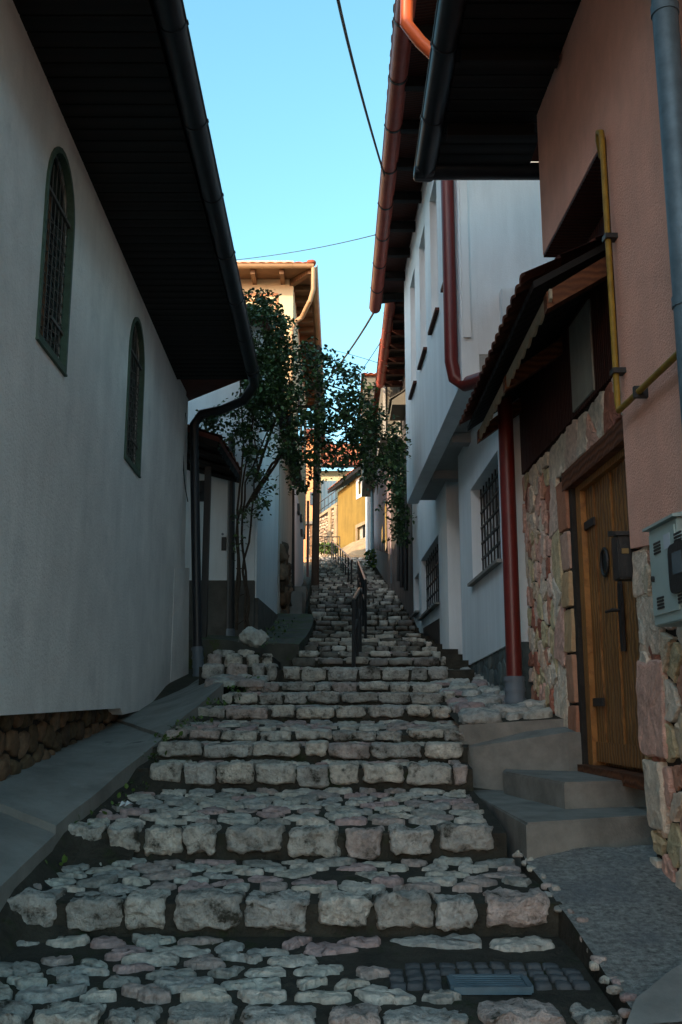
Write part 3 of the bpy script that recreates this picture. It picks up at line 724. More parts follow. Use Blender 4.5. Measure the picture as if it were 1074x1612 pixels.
bm = B(); hexa(bm, [(-1.3, 18.6, 5.75), (-.98, 18.6, 5.62), (-.98, 24.6, 5.62), (-1.3, 24.6, 5.75), (-3.2, 18.6, 6.6), (-.98, 18.6, 5.74), (-.98, 24.6, 5.74), (-3.2, 24.6, 6.6)]); obj('roof', bm, dark_wood, H3)
bm = B(); a, b = at(460.5, 770, 24.55), at(460.5, 962, 24.55); tube(bm, [a, b], .06, 10); obj('downpipe', bm, black_metal, H3, True)
bm = B(); a = at(478, 925, 27); box(bm, -1.25, 25, 2.2, -.9, 29, 3.15); box(bm, -1.25, 21.5, 1.9, -.86, 25, 2.6); struct('retaining_step', bm, concrete)

H5 = thing('house', 'tall cream three-storey house lit by the sun, with tiled roof, copper gutter and balcony', 'house', (-1.35, 26, 3))
X5, Y5, Z5 = -1.32, 25.2, 11.75
bm = B(); box(bm, -8, Y5, 6.3, X5, 36, Z5+.5); obj('upper_wall', bm, plaster_cream, H5)
bm = B(); box(bm, -7.9, Y5+.02, 1.5, X5+.02, 33.5, 6.3); obj('lower_wall', bm, plaster_white, H5)
bm = B(); ex, ey = -.80, 24.45; ze = Z5 - .05
hexa(bm, [(-9, ey, ze), (ex, ey, ze), (ex, 36.6, ze), (-9, 36.6, ze), (-9, ey, ze+.1), (ex, ey, ze+.1), (ex, 36.6, ze+.1), (-9, 36.6, ze+.1)])
rf = obj('roof', bm, wood_brown, H5)
bm = B(); rg = Vector((-5, 28.5, 13.2)); rg2 = Vector((-5, 33, 13.2)); zt = ze+.09
tiles(bm, (-9, ey-.05, zt), (ex, ey-.05, zt), rg, rg+Vector((.1, 0, 0)), .24, .4, .018); tiles(bm, (ex+.03, ey, zt), (ex+.03, 36.6, zt), rg, rg2, .24, .4, .018)
for i in range(12): t = i/12; block(bm, Vector((ex, ey, zt+.03)).lerp(rg, t), (.26, .26, .12), rng, 3, .01, 3)
obj('tiles', bm, tile_red, rf)
bm = B()
for i in range(10): x = -7.9 + i*.78; box(bm, x, ey+.06, ze-.16, x+.12, Y5, ze-.01)
for i in range(15): y = Y5 + .35 + i*.76; box(bm, X5, y, ze-.16, ex-.06, y+.13, ze-.01)
hexa(bm, [(X5-.1, Y5, ze-.2), (ex-.05, ey+.05, ze-.14), (ex+.03, ey+.13, ze-.14), (X5, Y5+.1, ze-.2), (X5-.1, Y5, ze-.01), (ex-.05, ey+.05, ze-.01), (ex+.03, ey+.13, ze-.01), (X5, Y5+.1, ze-.01)])
split('rafter', bm, wood_brown, rf)
bm = B(); gutter(bm, (-9, ey-.06, ze+.03), (ex+.07, ey-.06, ze+.03), .085); gutter(bm, (ex+.08, ey-.08, ze+.03), (ex+.08, 36.6, ze+.03), .085)
gg = obj('gutter', bm, cream_metal, H5, True)
collars(gg, cream_metal, (-9, ey-.06, ze+.03), (ex, ey-.06, ze+.03), .085, .8)
bm = B(); e0 = Vector((ex+.06, ey-.05, ze-.04)); pL = Vector((X5-.10+.02, Y5-.07, 0))
tube(bm, [e0, e0-Vector((0, 0, .62)), Vector((ex-.02, ey, ze-.95)), Vector((X5+.25, Y5-.08, ze-1.15)), Vector((X5+.05, Y5-.08, ze-1.30)), Vector((X5-.02, Y5-.08, ze-1.55)), Vector((X5-.02, Y5-.08, 3))], .06, 12)
obj('downpipe', bm, cream_metal, H5, True)
F5 = Face(-8, Y5, X5, Y5)
bm = B(); u0, z0 = F5.hit(360, 462); u1, z1 = F5.hit(430, 545); 
prism(bm, F5, rect(u0, u1+.12, z1, z0), .03, 0, [rect(u0+.08, u1+.04, z1, z0-.08)]); prism(bm, F5, rect(u0, u1-.05, z1, z0-.18), .04, 0, [rect(u0+.05, u1-.10, z1, z0-.23)])
dr = obj('balcony_door', bm, plaster_terra, H5)
bm = B(); wbox(bm, F5, u0-.5, u1+.3, z1-1.1, z1-.98, 1.0, 0); obj('balcony', bm, plaster_cream, H5)
bm = B()
tube(bm, [F5(u0-.5, z1, .95), F5(u1+.25, z1, .95)], .02, 6); tube(bm, [F5(u1+.25, z1, .95), F5(u1+.25, z1, 0)], .02, 6); 
for i in range(16): u = u0-.5 + (u1+.75-u0)*i/15; tube(bm, [F5(u, z1-.98, .95), F5(u, z1, .95)], .01, 5)
obj('railing', bm, plaster_terra, H5)
bm = B()
for z in (9.0, ): 
    for y in (28.5, 31.5): prism(bm, Wall(X5, 0, 1), rect(y, y+.9, 8.2, 9.6), .03, -.02)
split('window', bm, glass_dark, H5)
bm = B(); W4 = Wall(X5+.02, 0, 1)
for px, py in ((468, 795), (472, 812), (473, 835), (468, 800)):
    u, z = W4.hit(px, py); prism(bm, W4, rect(u, u+.5, z-.12, z+.05), .07, 0)
split('vent', bm, black_metal, H5)
bm = B(); u, z = W4.hit(483, 790); u2, z2 = W4.hit(483, 920); box(bm, X5+.03, u-.2, z2, X5+.12, u, z); obj('red_strip', bm, red_pipe, H5)

# utility pole
pb = at(496, 925, 28.4); pt = at(501, 545, 28.4)
t = thing('utility_pole', 'tall dark wooden pole standing at the left edge of the upper steps', 'pole', pb)
bm = B(); tube(bm, [pb - Vector((0, 0, .3)), pt], [.115, .085], 12); obj('shaft', bm, wood_pole, t, True)
bm = B(); box(bm, pt.x-.35, pt.y-.1, pt.z-.45, pt.x+.35, pt.y-.02, pt.z-.37)
for s in (-.28, 0, .28): tube(bm, [(pt.x+s, pt.y-.06, pt.z-.37), (pt.x+s, pt.y-.06, pt.z-.25)], .03, 8)
obj('crossarm', bm, dark_metal, t)
# wall lamp on the terracotta house
# ================================================================== HANDRAILS in the middle of the steps
def handrail(pts, label, step, grp='handrails down the middle of the steps', rails=(.0, -.42), r=.022):
    """pts: list of base->top points (base, top)"""
    t = thing('handrail', label, 'handrail', pts[0][0], grp)
    bm = B(); tube(bm, [p[1] for p in pts], r, 8); obj('top_rail', bm, M_rail, t, True)
    bm = B(); tube(bm, [p[0].lerp(p[1], .48) for p in pts], r*.8, 8); obj('middle_rail', bm, black_metal, t, True)
    for (b0, t0), (b1, t1) in zip(pts, pts[1:]):
        n = max(1, round((b1-b0).length/step))
        for i in range(n + (1 if (b1, t1) == pts[-1] else 0)):
            q = i/n; bm = B(); a, c = b0.lerp(b1, q), t0.lerp(t1, q); a.z = min(a.z, zs(a.y)) - .03
            tube(bm, [a, c], .024, 8); obj('post', bm, black_metal, t, True)
    return t
M_rail = M('rail', (.05, .06, .055), rough=.3, var=.1, bump=0, spec=.8)
def bt(px, pyb, pyt, Y): return (at(px, pyb, Y), at(px, pyt, Y))
handrail([bt(557, 1040, 944, 11.65), (at(567, 990, 13.3), at(566.5, 927, 13.3))], 'nearest black handrail, short and steep, lowest on the steps', .9)
handrail([bt(575.5, 983, 913.5, 16.4), (at(564, 925, 26.5), at(563.7, 882, 26.5))], 'second black handrail, ending beside the nearest one', 2.2)
handrail([bt(553.5, 915, 881.5, 29), (at(537, 893, 37), at(536, 863, 37)), (at(522, 884, 44), at(522, 852, 44))], 'third black handrail with many posts, climbing left to the top of the steps', 2.0)

# ================================================================== FAR END
YH = thing('house', 'small ochre-yellow house with orange tile roof at the top of the steps', 'house', (.6, 48, 7.3))
nc, fc = at(581, 800, 46.0), at(532, 800, 50.0)
FY = Face(fc.x, fc.y, nc.x, nc.y)          # u from far (left) to near (right)
ztop = 11.35; Ly = FY.L
wu0, wz0 = FY.hit(563, 782); wu1, wz1 = FY.hit(573, 752)
du0, dz0 = FY.hit(562, 853); du1, dz1 = FY.hit(579, 822)
zL = [FY.hit(533, 865)[1], FY.hit(580, 845)[1]]
bm = B(); prism(bm, FY, [(0, 6.8), (Ly, 6.8), (Ly, ztop+.2), (0, ztop-.1)], 0, -.4, [rect(wu0, wu1, wz0, wz1), rect(du0, du1, dz0, dz1)])
obj('wall', bm, plaster_yellow, YH)
bm = B(); wbox(bm, FY, 0.01, Ly+3, 6.8, ztop, -.42, -5); obj('core', bm, plaster_yellow, YH)
for nm, (a, b, c, d), mt in (('window', (wu0, wu1, wz0, wz1), curtain_pale), ('shutter', (du0, du1, dz0, dz1), curtain_pale)):
    bm = B(); prism(bm, FY, rect(a-.12, b+.12, c-.12, d+.12), .03, -.05, [rect(a+.04, b-.04, c+.04, d-.04)]); f = obj(nm, bm, sand if nm == 'shutter' else white_paint, YH)
    bm = B(); prism(bm, FY, rect(a, b, c, d), -.15, -.2); obj('pane', bm, mt, f)
    bm = B(); wbox(bm, FY, (a+b)/2-.04, (a+b)/2+.04, c, d, -.04, -.12); obj('bar', bm, black_metal if nm == 'shutter' else white_paint, f)
e0, e1 = FY(-.35, ztop-.15, .45), FY(Ly+.5, ztop+.15, .45); s0, s1 = FY(-.2, ztop+1.6, -3), FY(Ly+.5, ztop+1.9, -3)
bm = B(); hexa(bm, [e0, e1, s1, s0, e0+Vector((0, 0, .16)), e1+Vector((0, 0, .16)), s1+Vector((0, 0, .16)), s0+Vector((0, 0, .16))]); rf = obj('roof', bm, dark_wood, YH)
bm = B(); k = Vector((0, 0, .18)); tiles(bm, e0+k, e1+k, s0+k, s1+k, .26, .4, .05); obj('tiles', bm, tile_red, rf)
# sandy mound in front of it
bm = B(); m = [at(530, 873, 45.6), at(582, 874, 44.8), at(582, 847, 45.7), at(556, 853, 47), at(533, 866, 48)]
mv = [bm.verts.new(p) for p in m]; lo = [bm.verts.new(p-Vector((0, 0, 1.2))) for p in m]; bm.faces.new(mv)
for i in range(5): bm.faces.new((mv[i], mv[(i+1) % 5], lo[(i+1) % 5], lo[i]))
bmesh.ops.subdivide_edges(bm, edges=bm.edges[:], cuts=2, use_grid_fill=True)
struct('earth_bank', bm, sand)
# stone retaining wall, left of it
RW = thing('retaining_wall', 'sunlit coursed stone retaining wall beside the yellow house', 'wall', (-.6, 50, 7.3))
rl, rr = at(486, 830, 53.5), at(533, 830, 50.1); FR = Face(rl.x, rl.y, rr.x, rr.y)
zl, zr_ = FR.hit(486, 828)[1], FR.hit(533, 795)[1]
bm = B(); prism(bm, FR, [(0, 6.6), (FR.L, 6.6), (FR.L, zr_), (0, zl)], 0, -.6)
pts = jitter_grid(0, FR.L, 7.0, max(zl, zr_), .34, .16, rng, .3)
for c in voronoi(pts, 0, FR.L, 7.0, max(zl, zr_), 1, 1.6):
    cx = sum(p[0] for p in c)/len(c); cz = sum(p[1] for p in c)/len(c)
    if cz < zl + (zr_-zl)*cx/FR.L - .1: stone_cap(bm, c, lambda u, v, h: FR(u, v, h), .015, .05, rng, 1, 10, .008, 1)
obj('masonry', bm, [grout, rock_far], RW)
bm = B(); hexa(bm, [FR(0, zl, .08), FR(FR.L, zr_, .08), FR(FR.L, zr_, -.7), FR(0, zl, -.7), FR(0, zl+.15, .08), FR(FR.L, zr_+.15, .08), FR(FR.L, zr_+.15, -.7), FR(0, zl+.15, -.7)]); obj('coping', bm, sand, RW)
for px in (521.5, 531):
    u, z = FR.hit(px, 870); bm = B(); wbox(bm, FR, u-.17, u+.17, 6.8, FR.hit(px, 800 if px < 525 else 797)[1], .12, 0); obj('pier', bm, sand, RW)
# wooden gate
gl, gr_ = at(484, 845, 50), at(499, 845, 50); FGt = Face(gl.x, 50, gr_.x, 50); WGt = thing('wooden_gate', 'narrow brown slatted gate under a grey capped wall, left of the stone retaining wall', 'gate', FGt(0, 7.3))
bm = B(); zt_ = FGt.hit(490, 826)[1]
for i in range(4): wbox(bm, FGt, i*FGt.L/4+.02, (i+1)*FGt.L/4-.02, 7.0, zt_, .05, 0)
split('board', bm, wood_brown, WGt)
bm = B(); wbox(bm, FGt, -.1, FGt.L+.1, zt_, zt_+.15, .2, -.3); wbox(bm, FGt, -.1, FGt.L, 7.4+.3, 7.4+.4, .08, .05); obj('lintel', bm, concrete, WGt)
# terracotta house and the glazed house beyond
TH = thing('house', 'terracotta-rendered house seen between the pole and the tall cream house', 'house', (-2, 57, 7.5))
a, b = at(470, 760, 57), at(503, 760, 57)
bm = B(); box(bm, a.x-3, 57, 7, b.x, 62, at(490, 690, 57).z); obj('wall', bm, plaster_terra, TH)
bm = B(); hexa(bm, [(a.x-3.3, 56.4, at(490, 690, 57).z), (b.x+.3, 56.4, at(490, 690, 57).z), (b.x+.3, 62, at(490, 690, 57).z), (a.x-3.3, 62, at(490, 690, 57).z)] + [(a.x-3.3, 59, at(490, 660, 57).z), (b.x+.3, 59, at(490, 660, 57).z), (b.x+.3, 59.5, at(490, 660, 57).z), (a.x-3.3, 59.5, at(490, 660, 57).z)]); obj('roof', bm, tile_red, TH)
bm = B(); c, d = at(488, 795, 57), at(495, 775, 57); box(bm, c.x, 56.94, c.z, d.x, 57.0, d.z); obj('window', bm, glass_dark, TH)
GH = thing('house', 'far house with pale glazed wall and broad red tiled roof above the yellow house', 'house', (0, 64, 8))
a, b = at(500, 760, 64), at(620, 760, 64); ztt = at(540, 741, 64).z
bm = B(); box(bm, a.x, 64, 7, b.x, 70, ztt); obj('wall', bm, plaster_cream, GH)
bm = B(); c, d = at(503, 800, 64), at(529, 757, 64); box(bm, c.x, 63.93, c.z-1.5, d.x, 63.99, d.z); gl_ = obj('glazing', bm, glass_pale, GH)
bm = B()
for k in range(6): x = c.x + (d.x-c.x)*k/5; box(bm, x-.04, 63.88, c.z-1.5, x+.04, 63.925, d.z)
obj('mullions', bm, white_paint, gl_)
bm = B(); ye = 63.2; p0, p1 = Vector((at(480, 741, 64).x, ye, ztt)), Vector((b.x+.5, ye, ztt)); zr2 = at(540, 700, 67).z
hexa(bm, [p0, p1, (p1.x, 67, zr2-.1), (p0.x+.4, 67, zr2-.1), p0+Vector((0, 0, .15)), p1+Vector((0, 0, .15)), (p1.x, 67, zr2), (p0.x+.4, 67, zr2)]); rf = obj('roof', bm, dark_wood, GH)
bm = B(); tiles(bm, p0+Vector((0, -.03, .17)), p1+Vector((0, -.03, .17)), (p0.x+.4, 67, zr2+.04), (p1.x, 67, zr2+.04), .3, .5, .06); obj('tiles', bm, tile_red, rf)
# balustrade on the retaining wall
t = thing('railing', 'thin dark metal railing on top of the stone retaining wall', 'railing', FR(1, zl))
bm = B(); rp = []
for k in range(9):
    u = FR.L*k/8; z = zl + (zr_-zl)*k/8 + .15; tube(bm, [FR(u, z, -.3), FR(u, z+.95, -.3)], .02, 6)
split('post', bm, black_metal, t, True); bm = B()
for dz in (.5, .95): tube(bm, [FR(0, zl+.15+dz, -.3), FR(FR.L, zr_+.15+dz, -.3)], .02, 6)
split('rail', bm, black_metal, t, True)
t = thing('railing', 'low metal railing along the plants at the top of the steps', 'railing', at(500, 866, 47.5))
bm = B()
for k in range(5): p = at(487 + k*12, 872, 47.3); tube(bm, [p, p+Vector((0, 0, .85))], .025, 6)
split('post', bm, black_metal, t, True); bm = B()
for dz in (.4, .85): tube(bm, [at(487, 872, 47.3)+Vector((0, 0, dz)), at(535, 872, 47.3)+Vector((0, 0, dz))], .022, 6)
split('rail', bm, black_metal, t, True)
bm = B()
for k in range(420):
    p = at(rng.uniform(498, 532), rng.uniform(857, 872), rng.uniform(48, 49)); add_leaf(bm, p, rng.uniform(.1, .22), rng, -.5)
o = obj('hedge', bm, leaf_bright); tag(o, 'bright green low bushes at the foot of the stone retaining wall', 'hedge')

# ================================================================== RIGHT SIDE FAR
H6 = thing('house', 'mauve-pink plastered house with ragged dark base on the upper right of the steps', 'house', (1.4, 34, 5))
W6 = Wall(1.38, 0, -1)
top6 = W6.hit(600, 640)[1]
zig = [(26.5, 3.0), (41, 5.8)]
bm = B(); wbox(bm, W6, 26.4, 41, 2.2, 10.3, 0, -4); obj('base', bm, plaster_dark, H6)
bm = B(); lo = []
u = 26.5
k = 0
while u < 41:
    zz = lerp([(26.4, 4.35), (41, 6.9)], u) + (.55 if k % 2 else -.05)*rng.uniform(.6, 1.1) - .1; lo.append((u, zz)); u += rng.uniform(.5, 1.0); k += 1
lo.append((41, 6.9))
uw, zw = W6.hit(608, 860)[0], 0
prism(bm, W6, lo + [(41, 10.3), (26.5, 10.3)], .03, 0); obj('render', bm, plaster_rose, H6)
for px, p0_, p1_ in ((610, 790, 865), (604, 830, 850), (596, 752, 775)):
    u, z0 = W6.hit(px, p1_); z1 = W6.hit(px, p0_)[1]; bm = B(); prism(bm, W6, rect(u-.5, u+.5, z0, z1), .045, .0); obj('window', bm, glass_dark, H6)
bm = B(); u0, z0 = W6.hit(594, 830); u1, z1 = W6.hit(613, 775); tube(bm, [W6(40, 8.9, .05), W6(28, 7.4, .05)], .02, 6); obj('cable', bm, black_metal, H6)
bm = B(); hexa(bm, [(1.1, 26.2, 10.2), (1.1, 41.5, 10.2), (6, 41.5, 10.2), (6, 26.2, 10.2), (1.1, 26.2, 10.35), (1.1, 41.5, 10.35), (3.6, 40, 12.2), (3.6, 27, 12.2)]); obj('roof', bm, tile_red, H6)
for px, t_, b_, Y, r in ((587.5, 730, 893, 39.5, .10), (619.5, 800, 918, 26.6, .075)):
    bm = B(); tube(bm, [at(px, t_, Y), at(px-.5, b_, Y)], r, 10); obj('downpipe', bm, zinc, H6, True)
H7 = thing('house', 'sliver of a blue-white house between the yellow house and the mauve house', 'house', (1.4, 43, 7))
bm = B(); box(bm, at(578.5, 800, 41.6).x, 41.6, 6, 4, 45, at(580, 640, 43).z); obj('wall', bm, plaster_white, H7)
bm = B(); q = at(578, 640, 41.6); box(bm, q.x-.2, 41.4, at(580, 640, 43).z, 4.3, 45.3, at(580, 640, 43).z+.2); obj('roof', bm, tile_brown, H7)
H8 = thing('house', 'dark gabled house overgrown with ivy, with a sunlit tiled ridge', 'house', (1.8, 36, 7))
a = at(573, 600, 36); b = at(600, 600, 36); zt8 = at(575, 592, 36).z
bm = B(); box(bm, a.x, 36, 9.0, a.x+4, 40.9, zt8); obj('wall', bm, olive, H8)
bm = B(); q0, q1 = Vector((a.x-.1, 35.8, zt8)), Vector((a.x+4, 35.8, zt8)); tiles(bm, q0, q1, q0+Vector((0, 3, 1.0)), q1+Vector((0, 3, 1.0)), .24, .35, .05)
box(bm, a.x-.1, 35.85, zt8, a.x+4, 41, zt8+.05); obj('roof', bm, tile_red, H8)
bm = B()
for k in range(700):
    add_leaf(bm, Vector((a.x + rng.uniform(-.15, 1.2), 35.8 + rng.uniform(-.1, .1) + (rng.random() < .4)*rng.uniform(0, 4), rng.uniform(8.6, zt8-.3))), rng.uniform(.12, .25), rng)
o = obj('ivy', bm, leaf); tag(o, 'dark ivy covering the wall of the far gabled house', 'ivy')
# dark house with box bay, between white house and mauve house
H9 = thing('house', 'dark grey house with projecting olive box bay and red gutter, just past the white house', 'house', (1.5, 22, 2))
W9 = Wall(1.44, 0, -1)
bm = B(); wbox(bm, W9, 19.6, 26.3, 1.5, 8.2, 0, -4); obj('wall', bm, plaster_dark, H9)
bl, br = at(602, 688, 22.2), at(631, 688, 22.2)
bm = B(); box(bm, bl.x, 22.2, bl.z+.08, 1.43, 25, at(610, 600, 22.2).z); by = obj('bay', bm, olive, H9)
bm = B(); box(bm, bl.x-.05, 22.12, bl.z-.04, 1.43, 25.05, bl.z+.07); box(bm, bl.x+.02, 22.14, bl.z+.07, bl.x+.08, 22.19, at(610, 602, 22.2).z); box(bm, br.x-.06, 22.14, bl.z+.07, br.x-.01, 22.19, at(610, 602, 22.2).z); obj('trim', bm, M('trim_grey', (.38, .37, .33), var=.1), by)
g0, g1 = at(628, 462, 16.9), at(599.5, 606, 22.0); g0.z = g1.z = (g0.z+g1.z)/2; g0.x = g1.x = .93
bm = B(); gutter(bm, g0 - Vector((0, 2, 0)), g1, .095); gg = obj('gutter', bm, red_metal, H9, True)
collars(gg, red_metal, g0 - Vector((0, 2, 0)), g1, .095, .8)
bm = B(); zz = g1.z + .05; hexa(bm, [(.98, 15.4, zz), (.98, 22.0, zz), (3, 22.0, zz+.25), (3, 15.4, zz+.25), (.98, 15.4, zz+.12), (.98, 22, zz+.12), (3.4, 22, zz+1.5), (3.4, 15.4, zz+1.5)]); rf = obj('roof', bm, dark_wood, H9)
bm = B()
for i in range(9): y = 15.6+i*.78; box(bm, 1.02, y, zz-.13, 1.6, y+.12, zz-.01)
split('rafter', bm, wood_red, rf)
bm = B(); box(bm, 1.45, 16.2, zz-1, 3, 21.8, zz+.2); obj('upper_wall', bm, plaster_dark, H9)
hd = at(625, 640, 20.5); bm = B()
hexa(bm, [(hd.x-.12, 20.2, hd.z-.05), (1.6, 20.2, hd.z-.05), (1.6, 21.4, hd.z-.05), (hd.x-.12, 21.4, hd.z-.05), (hd.x-.12, 20.2, hd.z+.05), (1.6, 20.2, hd.z+.4), (1.6, 21.4, hd.z+.4), (hd.x-.12, 21.4, hd.z+.05)])
tiles(bm, (hd.x-.16, 20.2, hd.z+.06), (hd.x-.16, 21.4, hd.z+.06), (1.6, 20.2, hd.z+.42), (1.6, 21.4, hd.z+.42), .2, .3); obj('hood', bm, olive, H9)
for px, t_, b_, Y in ((633, 700, 925, 21), (640, 705, 930, 20), (628, 760, 915, 23)):
    bm = B(); tube(bm, [at(px, t_, Y), at(px-.5, b_, Y)], .045, 8); obj('downpipe', bm, black_metal, H9, True)
# ivy hanging down the mauve / dark house
bm = B()
for k in range(150):
    px, py = rng.gauss(627, 8), rng.uniform(700, 850); sprig(bm, at(px + (py-770)*.04, py, rng.uniform(18.3, 19.2)), 8, .22, .09, rng)
for s in range(5): tube(bm, [at(620+s*4, 700, 19.1), at(624+s*3, 780, 19.1), at(626+s*3, 860, 19.15)], .012, 4)
o = obj('ivy', bm, leaf); tag(o, 'ragged ivy hanging in front of the dark house on the right', 'ivy')
bm = B()
for k in range(120): p = at(rng.uniform(576, 590), rng.uniform(868, 892), 37); add_leaf(bm, p, rng.uniform(.1, .2), rng, -.6)
o = obj('weeds', bm, leaf_bright); tag(o, 'small green weeds by the foot of the far zinc pipe', 'weeds')
# ================================================================== WHITE HOUSE with the projecting upper storey
WW = Wall(1.81, -.02, -1)
WH = thing('house', 'blue-white house whose upper storey juts over the steps, with barred windows and red gutter', 'house', WW(12, 0))
uA, zA = WW.hit(809, 1010); uB, zB = WW.hit(729, 1052); uC = WW.hit(703, 900)[0]; uD = WW.hit(663, 1004)[0]; zD = WW.hit(663, 1004)[1]; uE, zE = WW.hit(650, 975)
print('white house', uA, zA, uB, zB, uC, uD, zD, uE, zE)
# barred window on the first segment
s1u, s1z = WW.hit(745, 922); s2u, s2z = WW.hit(789, 876); t1z = WW.hit(789, 700)[1]
zsil = (s1z+s2z)/2
n1 = rect(s2u, s1u, zsil, t1z)
k1u, k1z = WW.hit(662.5, 976); k2u, k2z = WW.hit(690, 945); k3z = WW.hit(690, 836)[1]; k4 = WW.hit(664.7, 878.5)[1]
zs2 = (k1z+k2z)/2; zt2 = (k3z+k4)/2
print('w1', s1u, s2u, zsil, t1z, 'w2', k1u, k2u, zs2, zt2)
bm = B()
zpl = zA                                   # bottom of the plaster
prism(bm, WW, [(9.25, zpl), (uB, zB), (uB, 4.2), (9.25, 4.2)], 0, -.35, [n1])
prism(bm, WW, [(uC, zB+.14), (uD, zD), (uE, zE), (uE, 4.2), (uC, 4.2)], -.02, -.35, [rect(k2u, k1u, zs2, zt2), rect(WW.hit(655, 940)[0]-.4, WW.hit(655, 940)[0]+.5, WW.hit(655, 965)[1], WW.hit(655, 905)[1])])
wbox(bm, WW, uB+.001, uC-.001, .3, 4.2, -.55, -.8); wbox(bm, WW, uB-.34, uB-.001, zB, 4.2, -.351, -.8); wbox(bm, WW, uC+.001, uC+.3, zB, 4.2, -.351, -.8)
wbox(bm, WW, 9.26, uE-.01, 2.9, 4.15, -.81, -5)
obj('wall', bm, plaster_white, WH)
bm = B(); prism(bm, WW, [(9.25, -.6), (uE, 1.0), (uE, zE+.02), (uD, zD-.02), (uC, zB+.1), (uB, zB-.02), (9.25, zpl-.004)], -.03, -.34)
pts = jitter_grid(9.25, uB, -.3, zpl, .25, .2, rng)
for c in voronoi(pts, 9.25, uB, -.3, zpl): stone_cap(bm, c, lambda u, v, h: WW(u, v, -.03+h), .006, .012, rng, 1, 12, .006, 0)
obj('plinth', bm, plinth_slate, WH)
bm = B(); dd = lerp([(0, 0)], 0); wbox(bm, WW, uB+.05, uC-.05, zB+.2, 3.0, -.53, -.549); obj('door', bm, M('door_white', (.45, .5, .52), var=.08, streak=.2), WH)
def barred(u0, u1, z0, z1, nb, nh, d=-.12):
    bm = B(); prism(bm, WW, rect(u0, u1, z0, z1), -.3, -.34); w = obj('window', bm, glass_dark, WH)
    bm = B()
    for i in range(nb+1): u = u0+.03 + (u1-u0-.06)*i/nb; tube(bm, [WW(u, z0, d), WW(u, z1, d)], .010, 6)
    for i in range(nh+1): z = z0+.1 + (z1-z0-.2)*i/nh; wbox(bm, WW, u0, u1, z-.012, z+.012, d+.012, d-.012)
    obj('grille', bm, black_metal, w)
    bm = B(); wbox(bm, WW, u0-.06, u1+.06, z0-.035, z0-.001, .06, -.3); obj('sill', bm, concrete, w)
barred(s2u, s1u, zsil, t1z, 9, 5); barred(k2u, k1u, zs2, zt2, 9, 4)
u6 = WW.hit(655, 940)[0]; barred(u6-.4, u6+.5, WW.hit(655, 965)[1], WW.hit(655, 905)[1], 4, 3)
bm = B(); a, b = WW.hit(690, 1000), WW.hit(666, 1003); prism(bm, WW, [(uC+1.1, zB+.35), (uD-.3, zD-.1), (uD-.3, zD+.15), (uC+1.1, zD+.1)], -.01, -.03); obj('vent', bm, black_metal, WH)
# upper storey
Y0, Y1 = 9.4, 15.4
p0, p1 = at(727, 575, Y0), at(641, 800, Y1)
WU = Wall(p0.x - (p1.x-p0.x)/(Y1-Y0)*Y0, (p1.x-p0.x)/(Y1-Y0), -1)
zlo = (WU.hit(717, 610)[1] + WU.hit(643, 797)[1])/2
print('upper', p0.x, p1.x, WU.hit(717, 610), WU.hit(643, 797), zlo)
ztopU = 7.5
uw = []
# three slit windows with sills: (px left,right, top, bottom)
for (pl, pr, pt_, pb_) in ((672, 685, 372, 575), (657, 668, 452, 640), (645, 655, 515, 675), (693, 697, 285, 512)):
    ua, za_ = WU.hit(pl, pb_); ub, _ = WU.hit(pr, pb_); zt_ = WU.hit((pl+pr)/2, pt_)[1]
    uw.append((min(ua, ub), max(ua, ub), za_, zt_))
print('uw', uw)
SL = [(d0, d1) for d0, d1 in ((9.95, 10.45), (11.05, 11.75), (12.35, 13.05), (13.7, 14.4))]
zw0, zw1 = 4.75, 6.55
bm = B(); prism(bm, WU, [(Y0, zlo), (Y1, zlo), (Y1, ztopU), (Y0, ztopU)], 0, -.18, [rect(a, b, zw0, zw1) for a, b in SL])
wbox(bm, WU, Y0+.003, Y1-.003, zlo+.28, ztopU, -.181, -3.5); obj('upper_wall', bm, plaster_white, WH)
bm = B(); wbox(bm, WU, Y0+.01, Y1-.01, zlo+.06, zlo+.279, -.181, -.62); wbox(bm, WU, Y0+.01, Y1-.01, zlo+.10, zlo+.279, -.62, -3.4); 
for y in (Y0+2.1, Y0+4.0): wbox(bm, WU, y, y+.2, zlo-.06, zlo+.06, -.19, -.8)
obj('soffit', bm, M('soffit_grey', (.30, .31, .30), var=.15, streak=.0), WH)
for a, b in SL:
    bm = B(); prism(bm, WU, rect(a, b, zw0, zw1), -.14, -.175); w = obj('window', bm, glass_dark, WH)
    bm = B(); prism(bm, WU, rect(a, b, zw0, zw1), -.08, -.12, [rect(a+.06, b-.06, zw0+.06, zw1-.06)]); obj('frame', bm, white_paint, w)
    bm = B(); wbox(bm, WU, a-.05, b+.05, zw0-.04, zw0-.003, .05, -.16); obj('sill', bm, wood_red, w)
# corner trim on the near end
bm = B(); wbox(bm, WU, Y0-.03, Y0-.002, zlo+.45, ztopU-.3, -.02, -.10); obj('corner_trim', bm, white_paint, WH)
